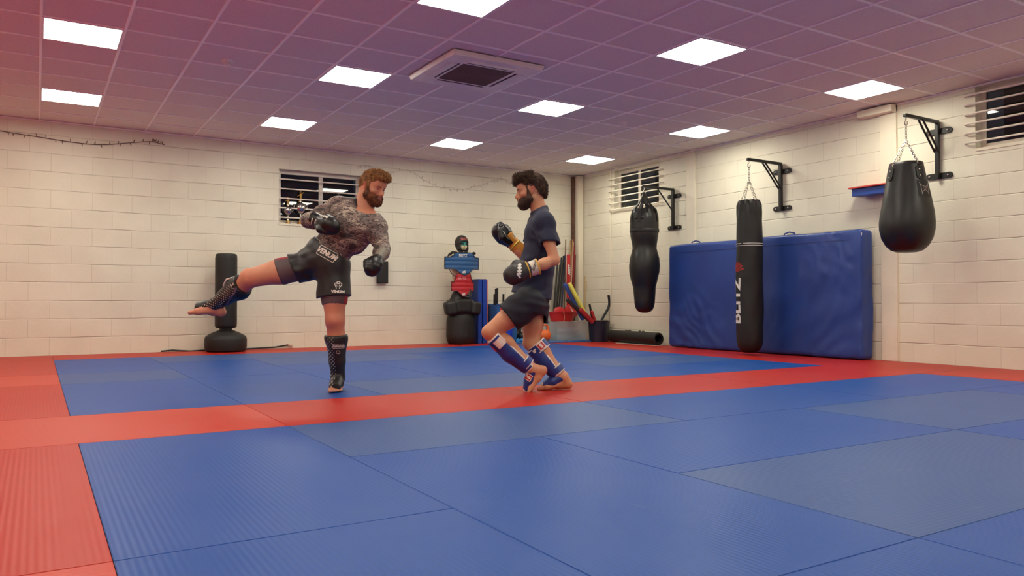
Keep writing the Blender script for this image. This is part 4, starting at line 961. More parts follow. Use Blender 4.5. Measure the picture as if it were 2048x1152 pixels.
# black roller tube on the floor
T = thing('weight_tube', 'hollow black weight tube lying along the foot of the right wall', 'weight tube', (8.19,2.5,0))
c0 = V(8.20,3.02,.105); c1 = V(8.13,1.80,.105); ax = nrm(c1-c0); L = np.linalg.norm(c1-c0)
MB().lathe([(.062,.03),(.062,0),(.088,-.004),(.098,.004),(.098,L-.004),(.088,L+.004),(.066,L),(.062,L-.03),(.062,.03)], c0, 40, ax=ax, cap=False).build('rubber_tube', M_rub, T)
for tpos in (.33,.40,.62,.69):
    p = c0+ax*L*tpos+V(0,0,.098); s_ = nrm(np.cross(ax, UP))
    MB().tube([p-ax*.03-UP*.008, p-ax*.02+UP*.008, p+ax*.02+UP*.008, p+ax*.03-UP*.008], .008, 6).build('hand_grip', M_blk, T)
mb = MB(); mb.box((8.06,1.78,.0005),(8.33,2.75,.007)); o = mb.build('white_board', M_frame); tag(o, 'thin pale board lying on the red mat under the black weight tube', 'board')
# staffs and shields leaning in the corner
M_wood = mat('staff_wood', (120,84,58), .5); M_wood2 = mat('staff_pale', (186,158,104), .5); M_rs = mat('staff_red', (140,26,28), .45)
def staff(px0, py0, px1, Y0, Y1, r, m, label, grp='staffs leaning in the corner', zb=PZ):
    top = onY(px0, py0, Y0); b_ = onY(px1, 670, Y1); b_[2] = zb
    mb = MB(); mb.tube([b_, b_+(top-b_)*.5, top], [r*.9,r,r*.85], 10); o = mb.build('training_staff', m); tag(o, label, 'training staff', grp); return o
for i,(a_, y_, b_, lab) in enumerate(((1116,514,1103,'first from the left'),(1123,515,1108,'second from the left'),(1127,512,1113,'third from the left'),(1130,511,1119,'fourth from the left'),(1120,530,1106,'shorter one between the first two'))):
    staff(a_, y_, b_, 4.04-.012*i, 3.90-.01*i, .017, M_vin if i != 3 else mat('staff_navy', (30,34,66), .5), f'{"navy" if i==3 else "black"} padded staff in the corner bundle, {lab}', 'padded staffs in the corner')
staff(1131.5, 479, 1127, 4.02, 3.93, .012, M_wood, 'tall brown wooden staff just left of the red padded shield')
staff(1141, 481, 1135, 4.05, 3.95, .010, M_wood2, 'pale wooden staff just right of the red padded shield')
staff(1145, 479, 1139, 4.03, 3.94, .012, mat('staff_gold', (168,132,80), .5), 'golden wooden staff second to the right of the red shield')
staff(1147, 484, 1137, 3.99, 3.91, .010, mat('staff_pink', (206,150,130), .5), 'pinkish staff leaning across in front of the golden one')
staff(1149.5, 492, 1141, 3.97, 3.90, .012, M_rs, 'dark red staff nearest to the boxed corner column')
staff(1151, 510, 1144, 3.96, 3.88, .011, mat('staff_maroon', (104,34,30), .5), 'maroon staff lowest against the boxed corner column')
p = onY(1136.5, 540, 3.86); T = thing('padded_shield', 'narrow red padded shield with white lettering standing in the corner', 'padded shield', (p[0],3.86,PZ))
mb = MB(); mb.box((p[0]-.030,3.835,PZ),(p[0]+.032,3.875,1.50)); o = mb.build('red_padding', M_pad, T, bevel=.01, seg=3)
decal('lettering', text2d('ARMY', .075, .004, .3, .9), (p[0],3.80,onY(1136.5,540,3.86)[2]), (0,0,1), (-1,0,0), [o], M_white, T, off=.003)
for (px,py,px1,r,lab) in ((1170,553,1168,.007,'thin pale cane leaning on the right wall beyond the column'),(1173,562,1169.5,.006,'thinner pale cane just right of the other leaning cane')):
    top = onX(px,py,XR-.012); b_ = onX(px1,665,XR-.16); b_[2] = .001
    tag(MB().tube([b_,(b_+top)/2,top],r,8).build('training_staff',M_wood2), lab, 'training staff')
# ---------------------------------------------------------------- people
Rx, Fw, Up = nrm(V(BAS[0][0], BAS[0][1], 0)), nrm(V(BAS[2][0], BAS[2][1], 0)), V(0,0,1)   # viewer right, away from viewer, up
def skin_mat(name, rgb, red):
    n = N(name); n.set(Roughness=.48); n.b.inputs['Specular IOR Level'].default_value = .4; c = srgb(rgb); d = srgb(red)
    t = n.add('ShaderNodeTexNoise', _Scale=7, _Detail=3.0); n.l(n.tc.outputs['Object'], t.inputs['Vector'])
    r = n.add('ShaderNodeValToRGB'); r.color_ramp.elements[0].position = .35; r.color_ramp.elements[1].position = .7
    r.color_ramp.elements[0].color = (*c,1); r.color_ramp.elements[1].color = (*d,1); n.l(t.outputs['Fac'], r.inputs[0]); n.l(r.outputs[0], n.b.inputs['Base Color'])
    n.b.inputs['Subsurface Weight'].default_value = .08; n.b.inputs['Subsurface Radius'].default_value = (.02,.008,.005); n.b.inputs['Subsurface Scale'].default_value = .4
    return n.m
M_sk1 = skin_mat('skin_ruddy', (202,142,110), (192,112,88)); M_sk2 = skin_mat('skin_light', (204,148,112), (192,126,94))
M_lip = mat('lip', (170,92,84), .4); M_eye = mat('eye_white', (220,212,204), .25); M_iris = mat('iris', (48,40,34), .2); M_teeth = mat('teeth', (224,214,196), .3)
M_ear = skin_mat('skin_flushed', (196,116,92), (184,102,82))
def flushed(c0, fr, knees=()):
    r, f, u = fr
    def fn(c):
        q = c-c0; x = np.abs(q@r); y = q@f; z = q@u
        return ((x > .076) & (np.abs(y+.012) < .026) & (z > -.030) & (z < .045)).astype(int)
    return fn
def frame(f, u):
    f = nrm(f); u = np.array(u, float); u = nrm(u-f*(u@f)); r = np.cross(f, u); return r, f, u   # right, front, up (person's own right)
def head(F, c, fr, neck, nr=.058, wide=1.0):
    r, f, u = fr; P = lambda x, y, z: c+r*x*wide+f*y+u*z; A = [r, f, u]
    F.ell(P(0,-.014,.036), (.077*wide,.098,.080), A, k=.03).ell(P(0,-.055,.005), (.066*wide,.052,.062), A, k=.03)
    F.seg(P(0,.022,-.01), P(0,.034,-.068), .066, .046, k=.03, ax=r, sc=.95)
    for q in (-1,1):
        F.seg(P(q*.052,-.008,-.052), P(q*.012,.062,-.096), .022, .021, k=.025)
        F.ell(P(q*.042,.052,-.024), (.026,.026,.020), A, k=.02)
        F.seg(P(q*.010,.080,.022), P(q*.046,.064,.020), .0095, .009, k=.014)
    F.ell(P(0,.074,-.092), (.024,.018,.017), A, k=.02).ell(P(0,.072,.050), (.055,.022,.035), A, k=.03)
    for q in (-1,1): F.ell(P(q*.031,.090,-.001), (.0150,.0125,.0075), A, k=.008, op='-')
    F.seg(P(0,.088,.004), P(0,.111,-.033), .0075, .0100, k=.010); F.ell(P(0,.109,-.036), (.0125,.0105,.010), A, k=.006); F.seg(P(0,.083,.000), P(0,.094,-.038), .010, .013, k=.012); F.seg(P(0,.090,-.040), P(0,.089,-.060), .011, .012, k=.012)
    for q in (-1,1): F.ell(P(q*.0125,.099,-.038), (.008,.010,.007), A, k=.005)
    F.ell(P(0,.086,-.060), (.024,.012,.013), A, k=.014).seg(P(-.018,.090,-.058), P(.018,.090,-.058), .006, k=.004).seg(P(-.015,.089,-.069), P(.015,.089,-.069), .0065, k=.004)
    for q in (-1,1):
        F.seg(P(q*.078,-.018,.020), P(q*.076,-.006,-.028), .017, .010, k=.006, ax=r, sc=.42)
        F.ell(P(q*.083,-.008,.002), (.006,.009,.014), A, k=.004, op='-')
    F.seg(P(0,-.028,-.055), neck, nr, nr*1.08, k=.03)
    F.seg(P(0,-.05,-.02), neck-f*.02, nr*.9, nr*1.0, k=.03)
def face_parts(T, c, fr, m_brow, mouth_open=False, wide=1.0):
    r, f, u = fr; P = lambda x, y, z: c+r*x*wide+f*y+u*z
    for q in (-1,1):
        F = Fld(P(q*.031,.072,-.001)-.02, P(q*.031,.072,-.001)+.02, .0018); F.ell(P(q*.031,.0705,-.001), (.0122,)*3, k=0)
        ic = P(q*.030,.0826,-.002)
        F.build('eye', [M_eye, M_iris], T, paint=lambda cc, ic=ic: (np.linalg.norm(cc-ic, axis=1) < .0062).astype(int))
        for zz_, nm in ((.0058,'upper'),):
            MB().tube([P(q*.017,.0815,zz_-.006), P(q*.026,.0845,zz_-.0015), P(q*.036,.082,zz_-.0015), P(q*.046,.073,zz_-.006)], [.002,.0042,.0042,.002], 6).build('eyelid', M_lip, T)
        MB().tube([P(q*.010,.0925,.0125), P(q*.024,.0925,.0185), P(q*.038,.085,.020), P(q*.050,.072,.016)], [.003,.0045,.0042,.002], 6).build('eyebrow', m_brow, T)
    if mouth_open:
        MB().tube([P(-.019,.092,-.063), P(-.007,.0985,-.0615), P(.007,.0985,-.0615), P(.019,.092,-.063)], [.003,.005,.005,.003], 6).build('teeth', M_teeth, T)
        MB().tube([P(-.021,.092,-.069), P(-.007,.099,-.0715), P(.007,.099,-.0715), P(.021,.092,-.069)], [.003,.005,.005,.003], 6).build('lower_lip', M_lip, T)
        MB().tube([P(-.021,.092,-.059), P(-.007,.0985,-.0555), P(.007,.0985,-.0555), P(.021,.092,-.059)], [.0025,.004,.004,.0025], 6).build('upper_lip', M_lip, T)
    else:
        MB().tube([P(-.019,.091,-.064), P(-.007,.097,-.061), P(.007,.097,-.061), P(.019,.091,-.064)], [.003,.0055,.0055,.003], 6).build('lips', M_lip, T)
def tufts(P, nrmls, n, L, r, flow, jit, seed, sel=None):
    """short curved locks of hair standing off a surface"""
    g = np.random.default_rng(seed); mb = MB(); idx = np.arange(len(P)) if sel is None else np.nonzero(sel)[0]
    for i in g.choice(idx, min(n, len(idx)), replace=False):
        p = P[i]; d0 = nrmls[i]; fl = flow(p, d0); l = L*g.uniform(.6,1.3); j = g.normal(size=3)*jit
        a = nrm(d0*.5+fl+j); b = nrm(d0*.15+fl*1.2+j*1.6+g.normal(size=3)*jit)
        mb.tube([p-d0*.004, p+a*l*.5, p+a*l*.5+b*l*.5], [r, r*.9, r*.15], 5, cap=False)
    return mb
def vn(o):
    me = o.data; off = np.array(rootof(o).location)
    P = np.array([v.co[:] for v in me.vertices])+off; Nn = np.array([v.normal[:] for v in me.vertices]); return P, Nn
def hair_mat(name, a, b):
    n = N(name); n.set(Roughness=.55); n.b.inputs['Specular IOR Level'].default_value = .35
    m2 = n.add('ShaderNodeMapping'); m2.inputs['Scale'].default_value = (60,60,22); n.l(n.tc.outputs['Object'], m2.inputs[0])
    t = n.add('ShaderNodeTexNoise', _Scale=1, _Detail=4.0); n.l(m2.outputs[0], t.inputs['Vector'])
    r = n.add('ShaderNodeValToRGB'); r.color_ramp.elements[0].position = .35; r.color_ramp.elements[1].position = .7
    r.color_ramp.elements[0].color = (*srgb(a),1); r.color_ramp.elements[1].color = (*srgb(b),1); n.l(t.outputs['Fac'], r.inputs[0]); n.l(r.outputs[0], n.b.inputs['Base Color'])
    bb = n.add('ShaderNodeBump', _Strength=.6, _Distance=.004); n.l(t.outputs['Fac'], bb.inputs['Height']); n.l(bb.outputs[0], n.b.inputs['Normal']); return n.m
def merge(name, objs, mats, T):
    """join several meshes into one part"""
    mb = MB()
    for o in objs:
        if isinstance(o, MB): mb.add(o.v, o.f); continue
        off = np.array(rootof(o).location); me = o.data
        mb.add([np.array(v.co[:])+off for v in me.vertices], [tuple(p.vertices) for p in me.polygons]); bpy.data.objects.remove(o)
    me = bpy.data.meshes.new(name); me.from_pydata(mb.v, [], mb.f); me.update(); me.polygons.foreach_set('use_smooth', [True]*len(mb.f))
    return link_mesh(name, me, mats, T)
def foot(F, ank, f, u, big, L=.25, down=0.0):
    """ankle point, toe direction, up (shin side), side of the big toe"""
    f = nrm(f); u = nrm(u-f*(u@f)); s = np.cross(f, u); s = s if s@big > 0 else -s
    P = lambda a, b, c: ank+f*a+s*b+u*c
    F.seg(P(-.012,0,.01), P(-.048,0,-.052), .040, .032, k=.03); F.seg(P(-.048,0,-.052), P(.02,-.004,-.060), .031, .027, k=.025)
    F.seg(P(0,0,0), P(.085,.008,-.042), .040, .026, k=.03); F.seg(P(.02,-.012,-.055), P(.11,-.030,-.064), .026, .019, k=.025)
    F.seg(P(.085,.008,-.045), P(.135,.018,-.058), .028, .024, k=.02); F.seg(P(.12,.02,-.062), P(.11,-.030,-.065), .020, .017, k=.02)
    F.seg(P(.02,.015,-.045), P(.12,.022,-.060), .024,.020,k=.02)
    toes = [(.024,.132,.050,.0175,.0170),(.002,.136,.044,.012,.0115),(-.014,.130,.040,.0115,.011),(-.029,.122,.034,.011,.010),(-.042,.110,.030,.010,.0095)]
    for b, a, l, r0, r1 in toes:
        F.seg(P(a,b,-.068), P(a+l*.5,b*1.08,-.066), r0, r0, k=.006); F.seg(P(a+l*.5,b*1.08,-.066), P(a+l,b*1.12,-.072), r0, r1, k=.002)
def glove(T, wr, d, u, th, m_main, m_cuff, cuffL=.10, s=1.0, lab=None, m_palm=None, edge=None):
    """boxing glove: wrist, knuckle direction, back-of-hand direction, thumb side"""
    d = nrm(d); u = nrm(u-d*(u@d)); t = np.cross(d, u); t = t if t@th > 0 else -t; P = lambda a, b, c: wr+(d*a+t*b+u*c)*s
    F = Fld(wr-.26*s, wr+.26*s, .006)
    F.seg(P(.015,0,0), P(.075,0,.006), .047*s, .060*s, k=.02); F.ell(P(.115,-.004,.004), (.072*s,.062*s,.062*s), [d,t,u], k=.03)
    F.ell(P(.125,-.004,-.022), (.056*s,.056*s,.050*s), [d,t,u], k=.02); F.ell(P(.085,0,-.03), (.04*s,.045*s,.035*s), [d,t,u], k=.02)
    F.seg(P(.145,-.05,-.058), P(.145,.045,-.058), .010*s, k=.016, op='-')
    F.seg(P(.03,.045,-.012), P(.080,.066,-.022), .024*s, .026*s, k=.010); F.seg(P(.080,.066,-.022), P(.118,.050,-.036), .026*s, .020*s, k=.008)
    F.wrinkle(.0012, 70, d, 4)
    g = F.build('glove', m_main, T)
    C_ = Fld(wr-.2*s, wr+.2*s, .006); C_.seg(P(-cuffL/s,0,0), P(.022,0,0), .050*s, .046*s, k=.0); C_.cut(P(-cuffL/s,0,0), -d); C_.cut(P(.028,0,0), d)
    C_.seg(P(-cuffL/s-.03,0,0), P(-cuffL/s+.012,0,0), .043*s, k=.004, op='-')
    cf = C_.build('cuff', m_cuff, g)
    if edge:
        for a in (-cuffL/s+.006, .024): MB().tube([P(a,0,0)+(t*math.cos(q)+u*math.sin(q))*(.049 if a < 0 else .050)*s for q in [2*PI*k/20 for k in range(20)]], .0055, 6, closed=True).build('cuff_edge', edge, g)
    return g, cf, P
def decal_on(name, sh, c, u, w, tg, m, T, **k): return decal(name, sh, c, u, w, tg, m, T, **k)

# ======================= the kicker =======================
t0 = 5.93
K = lambda px, py, dz=0: dep(px, py, t0+dz)
KT = thing('person', 'bearded man in camouflage top and black shorts, kicking out to the left', 'person', onZ(677, 780, 0), group=None)
hc1 = K(746.5, 374.5, 0); fr1 = frame(Rx*.80-Fw*.52-Up*.30, Up*1.0+Rx*.12)
nb = K(728, 412, .02)                                 # base of the neck
shR, shL = K(676, 416, .06), K(750, 455, -.06)        # his right shoulder is on the viewer's left
elR, wrR = K(617, 441, -.04), K(642, 443, -.17)
elL, wrL = K(765, 497, -.12), K(759, 515, -.30)
hipR, knR, anR = K(634, 527, .02), K(499, 557, -.06), K(431, 609, .12)
hipL, knL, anL = K(667, 541, -.02), K(670, 640, -.07), K(676, 762, -.02)
anL[2] = .088
spine = nrm(K(727,408)-K(655,512)); lat = nrm((shL-shR)-spine*((shL-shR)@spine)); frt = np.cross(lat, spine)  # viewer side
frt = frt if frt@Fw < 0 else -frt; A1 = [lat, frt, spine]
def torso1(F, g=0.0, k=.05):
    pel, wst, rib, chs = K(650,520), K(665,498), K(692,466), K(712,441)
    F.ell(pel, (.168+g,.118+g,.11+g), A1, k=k).ell(wst, (.150+g,.108+g,.13+g), A1, k=k)
    F.ell(rib, (.178+g,.128+g,.15+g), A1, k=k).ell(chs, (.192+g,.120+g,.115+g), A1, k=k)
    F.seg(shR, shL, .070+g, .070+g, k=k, ax=frt, sc=.95); F.seg(nb, shR+spine*.035, .05+g, .042+g, k=k).seg(nb, shL+spine*.035, .05+g, .042+g, k=k)
    for q in (-1,1): F.ell(chs+lat*q*.085+frt*.085-spine*.02, (.085+g,.035+g,.062+g), A1, k=.04)
    for s_, p in ((-1,shR),(1,shL)): F.seg(chs+lat*s_*.13-spine*.02, rib+lat*s_*.125-spine*.03, .062+g, .05+g, k=k, ax=frt, sc=1.1)
def arm(F, sh, el, wr, r, g=0.0):
    d = nrm(el-sh); F.ell(sh+d*.02, (r[0]*1.28+g,)*3, k=.04); m = sh*.5+el*.5
    F.seg(sh, m, r[0]*1.08+g, r[0]+g, k=.03); F.seg(m, el, r[0]+g, r[1]+g, k=.03)
    n = nrm(wr-el); F.seg(el, el+n*.09, r[1]+g, r[1]*1.08+g, k=.02); F.seg(el+n*.08, wr, r[1]*1.06+g, r[2]+g, k=.02)
def leg(F, hip, kn, an, r, cal, g=0.0, knf=None):
    """r = hip, mid, knee, calf, ankle radii; cal = direction of the calf bulge"""
    m = hip*.45+kn*.55; F.seg(hip, m, r[0]+g, r[1]+g, k=.04); F.seg(m, kn, r[1]+g, r[2]+g, k=.03)
    q = kn*.68+an*.32+cal*.018; F.seg(kn, q, r[2]*.96+g, r[3]+g, k=.03); F.seg(q, kn*.3+an*.7+cal*.008, r[3]+g, r[4]*1.25+g, k=.03); F.seg(kn*.3+an*.7, an, r[4]*1.2+g, r[4]+g, k=.02)
    if knf is not None: F.ell(kn+knf*r[2]*.45, (r[2]*.62,)*3, k=.03); F.seg(hip*.35+kn*.65+knf*.02, kn*.9+hip*.1+knf*.012, r[1]*.72+g, r[2]*.7+g, k=.03)
legR = (.104,.092,.068,.064,.042); legL = (.100,.088,.070,.066,.043)
calR = nrm(V(0,0,-1)+Rx*.6+Fw*.3); calL = Fw
lo = np.array([min(p[i] for p in (hc1,anR,anL,elL,shL,nb,wrL)) for i in range(3)])-.30; hi = np.array([max(p[i] for p in (hc1,anR,anL,elL,shL,nb,wrL)) for i in range(3)])+.22
lo[2] = -.02
F = Fld(lo, hi, .0062)
torso1(F, -.004); arm(F, shR, elR, wrR, (.056,.046,.034)); arm(F, shL, elL, wrL, (.056,.046,.034))
leg(F, hipR, knR, anR, legR, calR, knf=nrm(V(0,0,1)-Rx*.5-Fw*.3)); leg(F, hipL, knL, anL, legL, calL, knf=-Fw)
footR = nrm(-Rx*1.0+Up*.08-Fw*.1)
foot(F, anR+V(0,0,-.004), footR, nrm(Up*1.0+Rx*.12-Fw*.1), Up*.2-Fw)
footL = nrm(-Fw*1.0+Rx*.05); foot(F, anL, footL, Up, -Rx)
head(F, hc1, fr1, nb+spine*.01-frt*.01, .064, 1.04)
for w_, e_ in ((wrR, elR), (wrL, elL)): F.ell(w_+nrm(w_-e_)*.022, (.030,.030,.030), k=.02)
KB = F.build('body', [M_sk1, M_ear], KT, relax=1, paint=flushed(hc1, fr1))
face_parts(KT, hc1, fr1, mat('brow_ginger', (120,72,44), .7), True, 1.04)
M_h1 = hair_mat('hair_ginger', (104,68,40), (178,132,78)); M_b1 = hair_mat('beard_ginger', (70,38,24), (140,80,46))
r, f_, u = fr1; P1 = lambda x, y, z: hc1+r*x*1.04+f_*y+u*z; AX = [r, f_, u]
F = Fld(hc1-.17, hc1+.17, .004)
F.ell(P1(0,-.016,.045), (.086,.106,.086), AX, k=.02).ell(P1(0,-.06,.012), (.076,.056,.066), AX, k=.02).ell(P1(0,.045,.100), (.062,.058,.034), AX, k=.03)
F.cut(P1(0,.066,.060), nrm(f_*.93-u*.42)); F.cut(P1(0,-.03,.002), nrm(f_*.55-u*.85)); F.cut(P1(0,-.04,-.046), -u)
F.ell(P1(0,.085,.088), (.058,.03,.024), AX, k=.02)
for q in (-1,1): F.ell(P1(q*.09,-.008,-.01), (.03,.028,.036), AX, k=.008, op='-'); F.seg(P1(q*.074,.018,.03), P1(q*.074,.014,-.02), .010, .008, k=.01)
F.wrinkle(.0022, 240, r+f_*.5, 6)
o = F.build('hair', M_h1, KT); Pp, Nn = vn(o)
zl = (Pp-hc1)@u; yl = (Pp-hc1)@f_
tf = tufts(Pp, Nn, 2600, .020, .0017, lambda p, n: nrm(f_*1.0+u*.2-r*.25), .22, 3, sel=(zl > .05))
tf2 = tufts(Pp, Nn, 2200, .010, .0017, lambda p, n: nrm(-f_*.4-u*.9), .2, 4, sel=(zl <= .05))
merge('hair', [o, tf, tf2], M_h1, KT)
def beard(c, fr, wide, L, m, T, seed, chin=1.0):
    r, f_, u = fr; P = lambda x, y, z: c+r*x*wide+f_*y+u*z; AX = [r, f_, u]
    F = Fld(c-.18, c+.16, .004)
    F.ell(P(0,.048,-.094), (.046*wide,.046,.030*chin), AX, k=.03)
    for q in (-1,1):
        F.seg(P(q*.064,.020,-.012), P(q*.062,.018,-.062), .010, .018, k=.02); F.seg(P(q*.060,.016,-.062), P(q*.026,.062,-.096), .021, .026, k=.03)
        F.seg(P(q*.004,.096,-.050), P(q*.026,.084,-.062), .0065, .009, k=.008); F.seg(P(q*.027,.083,-.062), P(q*.030,.074,-.082), .010, .014, k=.015)
        F.seg(P(q*.036,.060,-.062), P(q*.05,.04,-.058), .018, .016, k=.02)
    F.ell(P(0,.082,-.090), (.024,.018,.016), AX, k=.02); F.ell(P(0,.092,-.0635), (.019,.016,.0075), AX, k=.006, op='-')
    F.wrinkle(.0018, 260, u*.4+f_+r*.5, seed); o = F.build('beard', m, T); Pp, Nn = vn(o)
    yl = (Pp-c)@f_; zl = (Pp-c)@u
    tf = tufts(Pp, Nn, 3000, L, .0016, lambda p, n: nrm(-u*1.1+f_*.25-n*.3), .18, seed, sel=(zl < -.035)); merge('beard', [o, tf], m, T)
beard(hc1, fr1, 1.04, .013, M_b1, KT, 11, 1.05)

def camo():
    n = N('camouflage'); n.set(Roughness=.6)
    m2 = n.add('ShaderNodeMapping'); m2.inputs['Scale'].default_value = (9,9,22); m2.inputs['Rotation'].default_value = (.2,.55,.4); n.l(n.tc.outputs['Object'], m2.inputs[0])
    t = n.add('ShaderNodeTexNoise', _Scale=1.0, _Detail=3.0, _Distortion=.25); n.l(m2.outputs[0], t.inputs['Vector'])
    r = n.add('ShaderNodeValToRGB'); r.color_ramp.interpolation = 'CONSTANT'; e = r.color_ramp.elements
    cols = [(0,(44,34,34)),(.40,(104,84,78)),(.47,(60,46,46)),(.51,(138,120,108)),(.56,(88,70,68)),(.60,(170,154,136)),(.65,(74,58,58))]
    e[0].color = (*srgb(cols[0][1]),1); e[1].position = cols[1][0]; e[1].color = (*srgb(cols[1][1]),1)
    for p, c in cols[2:]: x = e.new(p); x.color = (*srgb(c),1)
    n.l(t.outputs['Fac'], r.inputs[0]); n.l(r.outputs[0], n.b.inputs['Base Color'])
    t2 = n.add('ShaderNodeTexNoise', _Scale=14, _Detail=2.0); n.l(n.tc.outputs['Object'], t2.inputs['Vector'])
    b = n.add('ShaderNodeBump', _Strength=.4, _Distance=.012); n.l(t2.outputs['Fac'], b.inputs['Height']); n.l(b.outputs[0], n.b.inputs['Normal']); return n.m
M_camo = camo(); M_collar = mat('collar_dark', (46,36,36), .6)
F = Fld(np.array([min(p[i] for p in (elR,elL,hipL,wrL,wrR)) for i in range(3)])-.16, np.array([max(p[i] for p in (shR,shL,nb,elL)) for i in range(3)])+.16, .006)
torso1(F, .010); F.wrinkle(.0035, 34, spine*.6+lat*.8, 3, c=K(690,470), r=.3); arm(F, shR, elR, wrR, (.057,.047,.036), .010); arm(F, shL, elL, wrL, (.057,.047,.036), .010)
F.wrinkle(.0028, 60, nrm(elR-shR), 5, c=elR*.5+shR*.5, r=.16); F.wrinkle(.0028, 60, nrm(elL-shL), 6, c=elL*.5+shL*.5, r=.16)
nk = nrm(spine*.66+lat*.40+frt*.36); F.cut(nb+nk*.012, nk, nb+nk*.05, .13)
F.cut(K(657,515), -spine, K(650,530), .26); F.cut(wrR-nrm(wrR-elR)*.02, wrR-elR, wrR, .09); F.cut(wrL-nrm(wrL-elL)*.02, wrL-elL, wrL, .09)
SH = F.build('long_sleeved_top', [M_camo, M_collar], KT, paint=lambda c: (((c-nb-nk*.012)@nk > -.032) & (np.linalg.norm((c-nb)-np.outer((c-nb)@nk, nk), axis=1) < .094)).astype(int))
# shorts
M_sho = mat('shorts_black', (20,17,17), .5, sheen=.1, noise=(9,.2), bump=(16,.35)); M_comp = mat('compression_grey', (88,70,72), .6); M_cred = mat('compression_red', (150,28,34), .6)
dR, dL = nrm(knR-hipR), nrm(knL-hipL)
F = Fld(np.minimum(np.minimum(knR, knL), hipL)-.16, np.maximum(np.maximum(hipR, hipL), hipR)+V(.28,.28,.24), .006)
F.ell(K(650,519), (.182,.136,.120), A1, k=.05); F.seg(K(657,507)-lat*.07, K(657,507)+lat*.07, .106, k=.04, ax=frt, sc=1.12)
F.seg(hipR, hipR+dR*.26, .118, .116, k=.06); F.seg(hipL+Rx*.0, hipL+dL*.30+Rx*.0, .124, .134, k=.06, ax=Fw, sc=.95)
F.wrinkle(.005, 30, dR+Up*.6, 4, c=hipR+dR*.1, r=.25); F.wrinkle(.005, 34, Rx+Up*.4, 7, c=hipL+dL*.15, r=.25)
cR = K(586,535); F.cut(cR, nrm(dR-Up*.18), cR+dR*.1, .25); cL = K(662,597); F.cut(cL, nrm(dL+Rx*.05), cL+dL*.1, .24); F.cut(K(661,494), spine, K(661,480), .24)
F.seg(hipR+dR*.17, cR+dR*.03, .095, .100, k=.004, op='-'); F.seg(hipL+dL*.2, cL+dL*.05, .100, .112, k=.004, op='-')
SO = F.build('shorts', M_sho, KT)
for s_, hp, kn, d_, a, cc, dm in ((0,hipR,knR,dR,.36,K(557,540),nrm(dR-Up*.1)),(1,hipL,knL,dL,.33,K(668,612),dL)):
    F = Fld(cc-.22, cc+.22, .006); leg(F, hp, kn, kn+d_*.3, (legR,legL)[s_], calL, .006); F.cut(cc, dm); F.cut(hp+d_*.10, -d_)
    redc = (K(565,513), K(690,600))[s_]
    F.build('compression_shorts', [M_comp, M_cred], KT, paint=lambda c, q=redc, s_=s_: ((np.linalg.norm(c-q, axis=1) < (.085,.10)[s_])).astype(int))
u_, w_ = nrm(lat*1.0-spine*.05), spine
pc = K(654.5,507.5,-.13); pu = nrm(Rx*.86-Up*.47); pw = nrm(Up*.86+Rx*.47)
decal('logo_panel', shape2d([[(-.074,-.036),(.074,-.036),(.074,.036),(-.074,.036)]]), pc, pu, pw, [SO, SH], mat('patch_dark', (30,24,24), .5), KT, off=.006)
fr_ = strip2d([(-.074,-.036),(.074,-.036),(.074,.036),(-.074,.036),(-.074,-.036)], .004)
M_pp = mat('print_pale', (206,190,176), .5)
decal('logo_border', shape2d(fr_), pc, pu, pw, [SO, SH], M_pp, KT, off=.0075)
decal('logo_lettering', text2d('VENUM', .050, .0022, .15), pc, pu, pw, [SO, SH], M_pp, KT, off=.0075)
decal('leg_lettering', text2d('VENUM', .027, .0014), K(677,583.5,-.13), nrm(Rx-Up*.04), Up, [SO], M_white, KT, off=.002)
sn = strip2d([(-.004,.018),(-.018,.022),(-.030,.012),(-.027,-.004),(-.017,-.020),(-.012,-.034)], .0055)+strip2d([(.004,.018),(.018,.022),(.030,.012),(.027,-.004),(.017,-.020),(.012,-.034)], .0055)+strip2d([(-.014,.026),(0,.034),(.014,.026)], .007)+strip2d([(-.015,.008),(0,.014),(.015,.008)], .005)+strip2d([(-.012,-.002),(-.008,-.014)], .004)+strip2d([(.012,-.002),(.008,-.014)], .004)
sn = [[(x*.78,y*.78) for x, y in p] for p in sn]
decal('leg_emblem', shape2d(sn), K(677.5,570,-.13), nrm(Rx-Up*.04), Up, [SO], M_white, KT, off=.002)
# gloves
M_gb = mat('glove_black_leather', (18,16,15), .38, spec=.5, noise=(8,.15)); M_gc = mat('glove_cuff_mark', (60,54,50), .5)
d = nrm(Rx*.80-Fw*.45-Up*.34); gR, cR_, PR = glove(KT, wrR-d*.02, d, nrm(Up*.6-Fw*.5+Rx*.2), -Up+Rx*.2, M_gb, M_camo if False else M_gb, .065, 1.02)
decal('lettering', text2d('VENUM', .028, .0015, .2), PR(.065,0,.04), d, nrm(Up*.8+Fw*.5), [gR], M_white, gR, off=.002)
for a_ in (-.045,-.012): MB().tube([PR(a_,0,0)+(np.cross(d,-Fw)*math.cos(q)*.051-Fw*math.sin(q)*.053) for q in [.15+k*.18 for k in range(9)]], [.003]+[.006]*7+[.003], 6).build('cuff_mark', M_pp, gR)
d2 = nrm(-Rx*.34-Up*.62-Fw*.62); gL, cL_, PL = glove(KT, wrL, d2, nrm(Rx*.3+Up*.7-Fw*.4), nrm(-Rx+Up*.2), M_gb, mat('cuff_pale', (120,112,100), .5), .075, .94)
